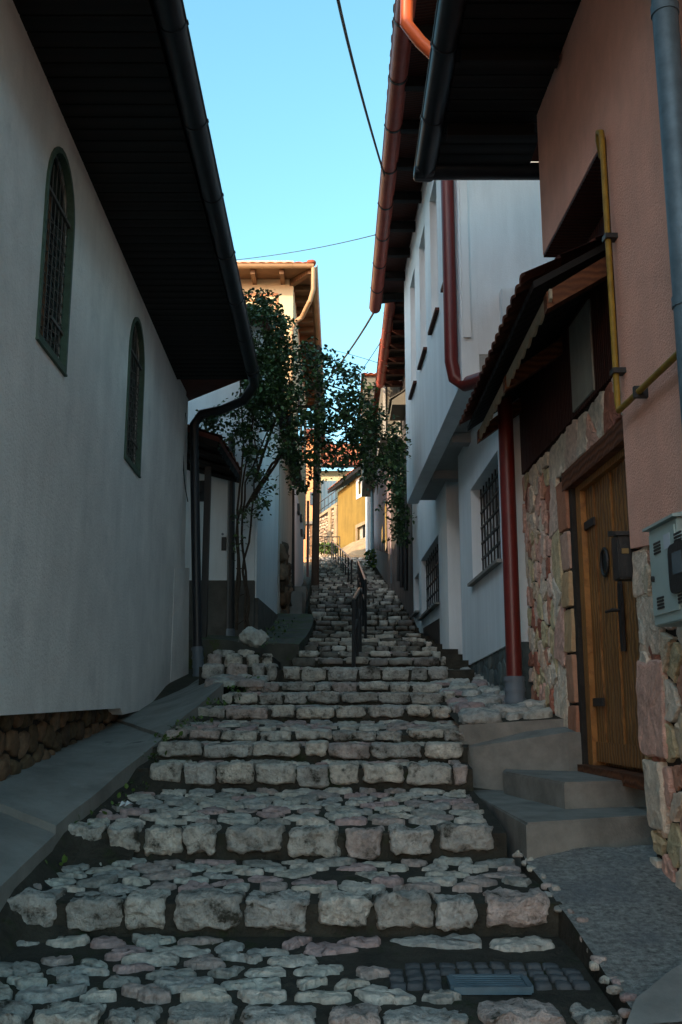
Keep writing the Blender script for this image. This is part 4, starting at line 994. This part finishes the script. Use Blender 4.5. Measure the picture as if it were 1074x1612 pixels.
# roof, soffit, gutter
ga, gb = at(637, 0, 9.05), at(590.5, 478, 17.0)
gzz = 7.12; gx0 = .64
ga = Vector((gx0+.04, 5.6, gzz)); gb = Vector((.615, 16.55, gzz))
bm = B(); gutter(bm, ga, gb, .10); gg = obj('gutter', bm, red_metal, WH, True)
collars(gg, black_metal, ga, gb, .10, .95)
bm = B()
hexa(bm, [(gx0+.06, 5.6, gzz+.06), (gx0+.04, 16.5, gzz+.06), (3.4, 16.5, gzz+.45), (3.4, 5.6, gzz+.45), (gx0+.06, 5.6, gzz+.14), (gx0+.04, 16.5, gzz+.14), (3.4, 16.5, gzz+1.6), (3.4, 5.6, gzz+1.6)])
rf = obj('roof', bm, wood_red, WH)
bm = B()
for i in range(13): y = 5.8 + i*.85; box(bm, gx0+.10, y, gzz-.07, 1.3, y+.1, gzz+.058)
split('rafter', bm, dark_wood, rf)
bm = B(); y = 5.6
while y < 16.5:
    for k in range(5): q = y + .24*k/4; 
    block(bm, (gx0+.02, y+.12, gzz+.17), (.22, .23, .06), rng, 3, .004, 3); y += .24
obj('eave_tiles', bm, tile_brown, rf)
# elbow under the gutter near its start, sunlight put into its orange
bm = B(); ea, eb_, ec = Vector((gx0+.05, 8.3, gzz-.02)), at(640, 42, 8.3), at(672, 82, 8.55)
Yl = 8.2
tube(bm, [at(641, -30, Yl), at(640, 38, Yl), at(662, 66, Yl+.05), at(690, 92, Yl+.1), at(735, 135, Yl+.15)], .062, 14); obj('elbow', bm, sunlit_pipe, WH, True)
# red downpipe
bm = B(); Yd = Y0-.02; xo = -.075
pts = [WU(Y0+.12, 7.2, .08), WU(Y0+.12, zlo+.35, .08), WU(Y0+.12, zlo-.02, .09), WU(Y0+.10, zlo-.12, .03)]
lw = WW(9.45, zlo-.2, .085)
tube(bm, [WU(Y0+.16, 7.2, .08), WU(Y0+.16, zlo+.25, .08), WU(Y0+.15, zlo+.08, .05), WU(Y0+.12, zlo-.0, -.05), WW(9.0, zlo-.10, .20), WW(8.87, zlo-.2, .10), WW(8.85, zlo-.45, .085), WW(8.85, WW.hit(822, 1066)[1]*.95, .085)], .070, 16)
dpp = obj('downpipe', bm, red_pipe, WH, True)
bm = B(); zz = WW.hit(822, 1066)[1]*.95; a, b = WW(8.85, zz+.02, .085), WW(8.85, zz-.29, .085); tube(bm, [a, b], .09, 16)
for k in range(4): c_ = a.lerp(b, .02+.3*k); tube(bm, [c_, c_-Vector((0, 0, .035))], .098, 16)
obj('boot', bm, grey_plastic, dpp, True)

# ================================================================== PINK HOUSE
WR = Wall(2.10, -.035, -1)                 # recessed ground floor with the door
yc = 5.53; yf = 7.18; zso = 3.54           # corner, far end of the upper storey, underside of it
PH = thing('house', 'pink plastered house on the right with stone-clad ground floor and black gutter', 'house', WN(5, -1))
zpb = WN.hit(994, 863)[1]; print('pink bottom', zpb, WN.hit(981, 660), WN.hit(855, 400), WN.hit(945, 240))
bm = B(); prism(bm, WN, [(1.8, zpb-.8), (3.2, zpb-.55), (4.3, zpb-.12), (yc, zpb), (yc, zso), (yf, zso), (yf, 4.95), (1.8, 4.95)], 0, -.28); 
wbox(bm, WN, 1.8, yf-.01, zso+.02, 5.0, -.29, -5); wbox(bm, WN, 1.8, yc-.01, -1.6, zso, -.29, -5); obj('wall', bm, plaster_pink, PH)
bm = B(); wbox(bm, WN, yc-.0, yf-.002, zso-.022, zso-.003, -.004, -1.2); obj('porch_ceiling', bm, wood_red, PH)
# recessed wall: dark red boards above, cladding below
DL = WR.hit(905, 900)[0]; DR = yc+.02; zd0 = -.42; zd1 = WR.hit(890, 757)[1]-.05
DL = WR.hit(918, 1150)[0] + .0
print('door', DL, DR, zd0, zd1)
YW = WR.hit(836, 1000)[0]; print('stone end', YW)
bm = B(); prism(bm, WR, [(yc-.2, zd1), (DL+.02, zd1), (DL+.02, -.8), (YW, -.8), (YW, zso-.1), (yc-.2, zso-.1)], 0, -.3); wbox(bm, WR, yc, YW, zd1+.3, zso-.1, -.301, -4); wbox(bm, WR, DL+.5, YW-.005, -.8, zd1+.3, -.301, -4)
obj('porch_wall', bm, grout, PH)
zst = (WR.hit(822, 745)[1] + WR.hit(950, 632)[1])/2; print('stone top', zst)
bm = B(); y = yc-.2
while y < YW-.05: wbox(bm, WR, y, min(YW, y+.125), zst+.02, zso-.11, .03, .001); y += .13
obj('boards', bm, wood_red, PH)
bm = B(); u0 = WR.hit(943, 600)[0]; wbox(bm, WR, u0, u0+.55, zst+.05, zst+.75, .045, .031); obj('panel', bm, M('board_pale', (.30, .30, .26), var=.2, streak=.3), PH)
bm = B()
def clad_fn(w, d0=0): return lambda u, v, h: w(u, v, d0+h)
# rough small stones between the pipe and the flat edging slabs
pts = jitter_grid(DL+.62, YW, -.35, zst, .135, .19, rng, .44)
for c in voronoi(pts, DL+.62, YW, -.35, zst, 1.5, 1): stone_cap(bm, c, clad_fn(WR), rng.uniform(.008, .014), rng.uniform(.02, .032), rng, 0, 24, .008, 0, .1, .86, crisp=True)
pts = jitter_grid(DL+.34, DL+.62, -.35, zst, .3, .36, rng, .25)
for c in voronoi(pts, DL+.34, DL+.62, -.35, zst, 1, .8): stone_cap(bm, c, clad_fn(WR), .005, .026, rng, 0, 24, .009, 0, .04, .94, crisp=True)
pts = jitter_grid(yc-.2, DL+.34, zd1+.10, zst, .26, .26, rng, .35)
for c in voronoi(pts, yc-.2, DL+.34, zd1+.10, zst, 1, 1): stone_cap(bm, c, clad_fn(WR), .006, .028, rng, 0, 20, .012, 0, .1, .88, crisp=True)
obj('stone_cladding', bm, clad, PH); bm = B()
# near wall below the plaster
pts = jitter_grid(3.0, yc, -1.2, zpb+.05, .17, .20, rng, .38)
def under(u): return lerp([(3.2, zpb-.55), (4.3, zpb-.12), (yc, zpb)], u)
for c in voronoi(pts, 3.0, yc, -1.2, zpb+.05, 1.0, 1):
    c = [(p[0], min(p[1], under(p[0])-.01)) for p in c]
    stone_cap(bm, c, clad_fn(WN, -.045), rng.uniform(.010, .018), rng.uniform(.026, .038), rng, 0, 30, .007, 0, .08, .88, crisp=True, sink=.0)
cl = obj('stone_cladding', bm, clad, PH)
bm = B(); z = -.40
for i, (z0, z1) in enumerate(((-.43, .05), (.06, .44), (.45, .80), (.81, 1.10), (1.11, 1.42), (1.43, zd1+.05))):   # quoin slabs beside the door
    stone_cap(bm, rect(DL+.08, DL+.33, z0, z1), clad_fn(WR), .006, .03, rng, 0, 24, .005, 0, .06, .9, crisp=True)
obj('quoins', bm, clad_warm, PH)
bm = B()
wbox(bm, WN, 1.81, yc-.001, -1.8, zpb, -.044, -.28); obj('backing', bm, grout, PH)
bm = B()
for i, (z0, z1, w) in enumerate(((-.62, -.25, .26), (-.24, .28, .34), (.29, .62, .36), (.63, 1.0, .22), (1.02, 1.5, .12), (1.52, 1.9, .13))):   # upright slabs at the right door jamb
    w_ = WN if z1 < zpb + .3 else WR
    if w_ is WN: stone_cap(bm, rect(yc-w, yc+.015, z0, min(z1, zpb-.01)), clad_fn(WN, -.044), .005, .04, rng, 0, 24, .006, 0, .05, .92, crisp=True)
obj('jamb_slabs', bm, clad, PH)
# door
D = 'door'
bm = B(); fw = .12
prism(bm, WR, [(DR-.1, zd0), (DR-.1, zd1+.02), (DL, zd1+.02), (DL, zd0), (DL-fw, zd0), (DL-fw, zd1-.1), (DR, zd1-.1), (DR, zd0)], -.03, -.16)
df = obj('door_frame', bm, wood_frame, PH)
bm = B(); wbox(bm, WR, DR-.25, DL+.15, zd1-.05, zd1+.10, .035, -.2); obj('lintel', bm, wood_beam, PH)
bm = B(); u = DL-fw-.004; k = 0
while u > DR-.1:
    wbox(bm, WR, u-.205, u-.006, zd0+.10, zd1-.1, -.07 - .012*(k % 2), -.12); u -= .21; k += 1
wbox(bm, WR, DR-.1, DL-fw, zd0+.03, zd1-.1, -.121, -.14); wbox(bm, WR, DR+.30, DR+.36, zd0+.06, zd1-.1, -.045, -.069); wbox(bm, WR, DR-.1, DL-fw-.01, zd0+.06, zd0+.2, -.055, -.069)
dr = obj('door', bm, wood_door, PH)
bm = B()
for zz in (WR.hit(940, 1105)[1], WR.hit(930, 815)[1]):
    u0 = DL-fw; wbox(bm, WR, u0-.24, u0, zz-.03, zz+.03, -.05, -.069)
    tube(bm, [WR(u0-.20, zz+.02, -.05)] + curve3(WR(u0-.2, zz+.02, -.05), WR(u0-.3, zz+.08, -.05), WR(u0-.24, zz+.16, -.05)), .011, 6)
    tube(bm, [WR(u0-.20, zz-.02, -.05)] + curve3(WR(u0-.2, zz-.02, -.05), WR(u0-.3, zz-.08, -.05), WR(u0-.24, zz-.16, -.05)), .011, 6)
split('hinge', bm, black_metal, dr)
bm = B(); ku, kz = WR.hit(940, 885)
ring = [WR(ku + .075*math.cos(a), kz + .10*math.sin(a), -.055) for a in [2*math.pi*i/16 for i in range(17)]]; tube(bm, ring, .012, 6)
prism(bm, WR, [(ku + .05*math.cos(a), kz + .07*math.sin(a)) for a in [2*math.pi*i/14 for i in range(14)]], -.058, -.075); obj('knocker', bm, black_metal, dr)
bm = B(); hu, hz = WR.hit(964, 965); prism(bm, WR, [(hu-.02, hz-.26), (hu+.02, hz-.26), (hu+.028, hz), (hu+.02, hz+.2), (hu, hz+.24), (hu-.02, hz+.2), (hu-.028, hz)], -.05, -.075)
tube(bm, [WR(hu, hz+.02, -.05), WR(hu, hz+.02, -.0), WR(hu+.12, hz+.02, .005)], .011, 8); obj('handle', bm, black_metal, dr)
bm = B(); wbox(bm, WR, DR-.1, DL+.02, -.47, zd0+.03, .05, -.3); obj('threshold', bm, wood_beam, PH)
# porch roof over the door
ce0 = at(842, 436, 5.85); ce1 = at(737, 670, 9.15); zc = (ce0.z+ce1.z)/2; print('canopy', ce0, ce1)
xo = lambda Y: ce0.x + (ce1.x-ce0.x)*(Y-ce0.y)/(ce1.y-ce0.y)
PR = thing('porch_roof', 'small red-brown tiled lean-to roof with scalloped pale edge above the wooden door', 'porch roof', WR(7.5, 2.7, .5))
ya, yb = 5.9, 9.2; zi = zc + .36
A0, A1 = Vector((xo(ya), ya, zc)), Vector((xo(yb), yb, zc)); I0_, I1_ = WR(ya, zi, .01), WR(yb, zi, .01)
I0_ = WR(ya, zi, .01)
bm = B(); k = Vector((0, 0, .05)); hexa(bm, [A0-k, A1-k, I1_-k, I0_-k, A0, A1, I1_, I0_]); obj('deck', bm, dark_wood, PR)
bm = B(); k = Vector((0, 0, .012)); tiles(bm, A0+k+Vector((-.06, -.06, 0)), A1+k+Vector((-.06, .05, 0)), I0_+k+Vector((0, -.06, 0)), I1_+k+Vector((0, .05, 0)), .17, .27, .022); obj('tiles', bm, tile_brown, PR)
bm = B(); n = 15; pf = [(ya, zc-.055)]
for i in range(n):
    for j in range(6): u = ya + (yb-ya)*(i+j/6)/n; pf.append((u, zc - .12 - .035*abs(math.sin(math.pi*j/6))))
pf = [(ya, zc-.055), (yb, zc-.055)] + [q for q in reversed(pf[1:])]
WC = Wall(A0.x - (A1.x-A0.x)/(yb-ya)*ya + .10, (A1.x-A0.x)/(yb-ya), -1)
prism(bm, WC, pf, .0, -.02); obj('scalloped_board', bm, scallop, PR)
bm = B()
for yy in (ya+.03, (ya+yb)/2, yb-.1):
    a, b = Vector((xo(yy)+.09, yy, zc-.06)), WR(yy, zi-.07, 0)
    hexa(bm, [a-Vector((0, 0, .12)), a+Vector((0, .1, -.12)), b+Vector((0, .1, -.14)), b-Vector((0, 0, .14)), a, a+Vector((0, .1, 0)), b+Vector((0, .1, 0)), b])
split('rafter', bm, wood_beam, PR)
bm = B(); a, b = Vector((xo(ya)+.12, 0, 0)), 0; wbox(bm, WR, ya, yb, zst+.0, zst+.1, .06, .031)
for yy in (ya+.1, yb-.12):
    p, q = WR(yy, zst-.0, .08), Vector((xo(yy)+.16, yy, zc-.16)); hexa(bm, [p, p+Vector((0, .09, 0)), q+Vector((0, .09, 0)), q, p+Vector((0, 0, .12)), p+Vector((0, .09, .12)), q+Vector((0, .09, .09)), q+Vector((0, 0, .09))])
bm.free()
# main roof of the pink house
xg, yg, zg = .78, 7.95, 4.80
bm = B(); hexa(bm, [(xg+.06, 1.3, zg+.02), (xg+.06, yg, zg+.02), (6, yg, zg+.02), (6, 1.3, zg+.02), (xg+.06, 1.3, zg+.14), (xg+.06, yg, zg+.14), (4, 5, zg+1.9), (4, 2.4, zg+1.9)]); rf = obj('roof', bm, tile_brown, PH)
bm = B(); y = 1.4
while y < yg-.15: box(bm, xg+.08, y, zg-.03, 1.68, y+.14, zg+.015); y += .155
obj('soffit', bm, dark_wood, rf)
bm = B()
for i in range(7): y = 1.6 + i*.95; box(bm, xg+.1, y, zg-.13, 1.6, y+.1, zg-.031)
split('rafter', bm, dark_wood, rf)
bm = B(); gutter(bm, (xg, 1.3, zg+.0), (xg-.02, yg+.09, zg+.0), .095); gutter(bm, (xg-.11, yg+.09, zg), (4, yg+.09, zg), .095)
block(bm, (xg-.03, yg+.08, zg-.045), (.19, .19, .095), rng, 6, 0, 5)
gg = obj('gutter', bm, dark_metal, PH, True)
collars(gg, dark_metal, (xg, 1.3, zg), (xg-.02, yg, zg), .095, .9)
bm = B(); a, b = WN(5.0, 5.0, .11), WN(4.9, WN.hit(1074, 500)[1]-.6, .11)
wz = Wall(WN.a-.085, WN.s, -1); uz = wz.hit(1050, 60)[0]; a = wz(uz, 4.75); tube(bm, [a, (a.x, a.y, 1.2), (a.x, a.y, -.9)], .062, 16); print('zinc', a)
zp_ = obj('downpipe', bm, zinc, PH, True)
bm = B()
for z in (3.45, 1.9, .4): tube(bm, [(a.x, a.y, z), (a.x, a.y, z-.05)], .068, 16)
split('collar', bm, zinc, zp_, True)
# gas pipe
def n_(px, py, d=.045): u, z = WN.hit(px, py); return WN(u, z, d)
g1, g2, g3 = WN.hit(948, 222), WN.hit(979, 655), WN.hit(1074, 570)
ug = yc - .04; print('gas', g1, g2, g3)
bm = B(); zt_ = g1[1]; zb2 = g2[1]
tube(bm, [WN(ug+.08, zt_-.14, .02), WN(ug+.06, zt_-.03, .04), WN(ug+.02, zt_, .05), WN(ug-.03, zt_-.03, .05), WN(ug-.04, zt_-.12, .05), WN(ug-.04, zb2+.05, .05), WN(ug-.06, zb2, .05), WN(ug-.12, zb2, .05), WN(3.1, zb2-.0, .05)], .018, 12)
o = obj('gas_pipe', bm, gas_yellow, None, True); tag(o, 'thin yellow gas pipe running down the corner of the pink house and along it', 'gas pipe')
bm = B()
for u, z in ((5.1, zb2), (4.0, zb2)): wbox(bm, WN, u-.015, u+.015, z-.032, z+.032, .074, 0)
for z in (1.95, 2.8): wbox(bm, WN, ug-.075, ug-.005, z-.015, z+.015, .075, 0)
split('clamp', bm, black_metal, o)
# mailbox
mu, mz = yc-.0, WN.hit(985, 872)[1]
MB_ = thing('mailbox', 'black slim letter box fixed to the corner beside the wooden door', 'letter box', WN(mu, mz))
q0, q1 = at(972, 842, 5.6), at(996, 912, 5.6)
bm = B(); x0 = at(972, 850, 5.57).x; x1 = WN(yc, 0, 0).x + .13; box(bm, x0, 5.57, q1.z, x1-.06, 5.70, q0.z)
bmesh.ops.bevel(bm, geom=bm.edges[:], offset=.008, segments=2, affect='EDGES'); obj('body', bm, black_metal, MB_)
bm = B(); hexa(bm, [(x0-.012, 5.55, q0.z-.01), (x1-.05, 5.55, q0.z-.01), (x1-.05, 5.72, q0.z+.01), (x0-.012, 5.72, q0.z+.01), (x0-.012, 5.55, q0.z+.012), (x1-.05, 5.55, q0.z+.012), (x1-.05, 5.72, q0.z+.045), (x0-.012, 5.72, q0.z+.045)]); obj('lid', bm, black_metal, MB_)
bm = B(); box(bm, x0+.02, 5.563, q0.z-.115, x0+.06, 5.569, q0.z-.085); obj('plate', bm, M('brass', (.25, .17, .07), metal=.4, rough=.5, bump=0), MB_)
# meter box
mb0u, mb0z = WN.hit(1018, 828); mb1u, mb1z = WN.hit(1034, 990)
zT, zB_ = WN.hit(1018, 830)[1], WN.hit(1034, 985)[1]
print('meter', mb0u, zT, mb1u, zB_)
U1 = 5.17; U0 = 4.45; D0 = .14
def mz_(px, py): 
    w = Wall(WN.a-D0, WN.s, -1); return w.hit(px, py)
f0, f1 = mz_(1018, 838), mz_(1034, 986); U1 = (f0[0]+f1[0])/2; zT = f0[1]; zB_ = f1[1]; print('front', f0, f1)
MT = thing('meter_box', 'grey-green metal meter cabinet with louvres and a dark dial window on the stone wall', 'meter box', WN(U0, zB_))
bm = B(); wbox(bm, WN, U0, U1, zB_, zT, D0, -.02); bmesh.ops.bevel(bm, geom=bm.edges[:], offset=.006, segments=2, affect='EDGES'); obj('body', bm, box_green, MT)
bm = B(); hexa(bm, [WN(U0-.02, zT, D0+.025), WN(U1+.02, zT, D0+.025), WN(U1+.02, zT, -.01), WN(U0-.02, zT, -.01), WN(U0-.02, zT+.012, D0+.025), WN(U1+.02, zT+.012, D0+.025), WN(U1+.02, zT+.05, -.01), WN(U0-.02, zT+.05, -.01)]); obj('lid', bm, box_green, MT)
bm = B(); wbox(bm, WN, U0+.02, U1-.02, zB_+.05, zT-.03, D0+.008, D0+.0005); dd = obj('door', bm, box_green, MT)
Hb = zT-zB_
bm = B()
for du, dz in ((.13, .10), (.40, .10), (.13, Hb-.11), (.40, Hb-.11)):
    for k in range(4): wbox(bm, WN, U1-du-.045, U1-du+.045, zT-dz-.03+k*.016-.005, zT-dz-.03+k*.016+.005, D0+.012, D0+.0085)
split('louvre', bm, black_metal, dd)
bm = B(); wc = (U1-.40, zT-Hb*.50); prism(bm, WN, [(wc[0]+.11*math.copysign(abs(math.cos(a))**.35, math.cos(a)), wc[1]+.115*math.copysign(abs(math.sin(a))**.35, math.sin(a))) for a in [2*math.pi*i/24 for i in range(24)]], D0+.022, D0+.0085); fr = obj('dial_window', bm, black_metal, dd)
bm = B(); wbox(bm, WN, wc[0]-.06, wc[0]+.05, wc[1]-.03, wc[1]+.07, D0+.0245, D0+.0225); obj("pane", bm, M("dial", (.10, .13, .15), rough=.2, bump=0), fr)
bm = B(); tube(bm, [WN(U1-.055, zT-Hb*.52, D0+.008), WN(U1-.055, zT-Hb*.52, D0+.02)], .014, 12); obj('lock', bm, black_metal, dd)
bm = B(); wbox(bm, WN, U1-.30, U1-.22, zT-.13, zT-.06, D0+.0105, D0+.0085); obj('sticker', bm, M('sticker', (.45, .5, .55), var=.05, bump=0), dd)

# ================================================================== CLIMBING BUSH over the steps
rng = random.Random(21)
CB = thing('climbing_bush', 'leafy climbing bush rising beside the gate and arching over the steps', 'bush', at(380, 990, 13.6))
bm = B()
stems = [[(374, 992), (372, 900), (376, 820), (385, 740), (400, 660), (415, 560)], [(384, 995), (383, 900), (380, 840), (390, 760), (420, 680), (470, 640)],
         [(390, 992), (388, 940), (387, 880), (395, 800), (402, 740), (396, 640)], [(370, 980), (378, 880), (372, 800), (384, 700), (380, 600), (398, 500)],
         [(388, 800), (430, 730), (480, 690), (540, 670), (600, 690)], [(400, 760), (440, 640), (500, 600), (560, 620)], [(395, 790), (450, 700), (455, 600), (432, 520)], [(470, 640), (520, 640), (590, 680), (612, 740)]]
for s in stems:
    P_ = [at(x + rng.uniform(-3, 3), y_, 13.6 + rng.uniform(-.12, .12) - i*.03) for i, (x, y_) in enumerate(s)]
    Q = []
    for a, b in zip(P_, P_[1:]):
        for k in range(3): Q.append(a.lerp(b, k/3) + Vector((rng.uniform(-.02, .02), rng.uniform(-.02, .02), 0)))
    Q.append(P_[-1]); n = len(Q); tube(bm, Q, [.024*(1-.75*i/n) for i in range(n)], 6)
for k in range(3): tube(bm, [at(386, 975-k*40, 13.7), at(372, 985-k*45, 13.6)], .008, 5)
obj('stem', bm, bark, CB)
bm = B()
blobs = [(392, 480, 26, 26, 60), (400, 520, 36, 44, 190), (432, 540, 26, 40, 100), (405, 585, 38, 42, 210), (440, 600, 40, 45, 170), (470, 640, 40, 40, 170), (492, 585, 28, 40, 90), (480, 555, 14, 18, 14), (520, 640, 34, 40, 170), (515, 580, 22, 20, 45),
         (548, 608, 26, 34, 110), (535, 690, 34, 34, 150), (565, 665, 34, 30, 130), (490, 700, 30, 34, 110), (580, 700, 32, 32, 150), (470, 740, 18, 26, 60), (605, 690, 28, 36, 140), (612, 725, 20, 28, 80), (590, 640, 16, 26, 40), (455, 690, 20, 30, 55),
         (390, 640, 34, 38, 120), (390, 690, 24, 30, 45), (350, 655, 24, 18, 40), (325, 662, 12, 12, 10), (405, 720, 16, 26, 26), (402, 800, 12, 22, 14), (475, 765, 12, 14, 14), (525, 735, 24, 14, 22), (596, 745, 16, 14, 30), (415, 655, 14, 16, 20), (378, 855, 8, 8, 3), (412, 765, 9, 10, 6), (520, 570, 28, 14, 14), (385, 820, 9, 18, 6), (545, 740, 14, 8, 6)]
for bx, by_, rx, ry, cnt in blobs:
    subs = []
    for k in range(max(2, int(cnt/9))):
        a = rng.uniform(0, 2*math.pi); rr = rng.random()**.5*1.12; subs.append((bx + rx*rr*math.cos(a), by_ + ry*rr*math.sin(a)))
    for k in range(int(cnt*(1.5 if bx < 460 else .78))):
        c = rng.choice(subs); px, py = c[0] + rng.gauss(0, 7.5), c[1] + rng.gauss(0, 6)
        sprig(bm, at(px, py, 13.55 + rng.gauss(0, .38)), rng.randint(4, 8), .17, .068, rng)
obj('foliage', bm, leaf, CB)
# weeds in the joints by the slabs
bm = B()
for k in range(260):
    Y = rng.uniform(5.5, 12); x = lerp([(5.8, -1.62), (8, -1.38), (9.7, -1.08), (12, -.9)], Y) + rng.uniform(-.06, .12); add_leaf(bm, (x, Y, zs(Y) + rng.uniform(-.01, .05)), rng.uniform(.02, .05), rng, -.8)
for k in range(120):
    Y = rng.uniform(13, 19); add_leaf(bm, (rng.uniform(-1.25, -.9), Y, .80 + (Y-13)*.15 + rng.uniform(0, .06)), rng.uniform(.03, .07), rng, -.8)
o = obj('weeds', bm, leaf_bright); tag(o, 'small weeds in the dark joint along the left slabs', 'weeds'); o['kind'] = 'stuff'

p = at(212, 1226, 6.9); bm = B()
for a, b in ((0, 0), (.03, .02)): q = Vector((-1.42+a, 6.5+b, zs(6.5)+.005)); vs = [bm.verts.new(q+Vector(d)) for d in ((0, 0, 0), (.035, .01, .02), (.05, .05, .012), (.01, .04, .035))]; bm.faces.new(vs)
tag(obj('paper_scrap', bm, white_paint), 'tiny crumpled white paper scrap beside the left slab', 'litter')
# ================================================================== CABLES
def cable(pts, r, label, n=10):
    bm = B(); tube(bm, curve3(*pts, n), r, 6); o = obj('cable', bm, black_metal); tag(o, label, 'cable', 'overhead cables')
cable([at(520, -60, 6.0), at(548, 90, 7.9), Vector((.66, 12.6, 7.25))], .014, 'thick black cable dropping from the top of the picture to the red gutter')
cable([at(594, 482, 16.4), at(560, 545, 20), at(505, 612, 27.9)], .022, 'black cable sagging from the end of the red gutter to the wooden pole')
cable([at(621, 500, 19), at(590, 560, 22), at(540, 622, 28)], .010, 'thin cable crossing the sky gap below the red gutter')
cable([at(355, 411, 24), at(480, 398, 22), at(590, 370, 16)], .008, 'faint thin cable above the cream house roof')
cable([at(520, 550, 28), at(570, 562, 24), at(612, 577, 20)], .008, 'lowest thin cable above the bush')

# ================================================================== unseen house-shaped blocks, added behind the left house to shade the lane
for nm, y0, y1, zt in (('house', -26, -8.8, 16.5), ('house', -3.6, 3.4, 15.5)):
    t = thing(nm, 'unseen house-shaped block added to shade the lane, behind the long left house' + (', further down' if y0 < -10 else ', nearer'), 'house', (-12, (y0+y1)/2, 3))
    bm = B(); box(bm, -14, y0, -2, -10, y1, zt-1.2); obj('wall', bm, plaster_beige, t)
    bm = B(); hexa(bm, [(-14.3, y0-.2, zt-1.2), (-9.7, y0-.2, zt-1.2), (-9.7, y1+.2, zt-1.2), (-14.3, y1+.2, zt-1.2), (-12.2, y0-.1, zt), (-11.8, y0-.1, zt), (-11.8, y1+.1, zt), (-12.2, y1+.1, zt)]); obj('roof', bm, tile_brown, t)
    for k in range(3):
        yy = y0 + (y1-y0)*(k+.5)/3; w = Wall(-10, 0, 1)
        for z in (4, 8): bm = B(); prism(bm, w, rect(yy-.5, yy+.5, z, z+1.4), .04, -.02); obj('window', bm, glass_dark, t)
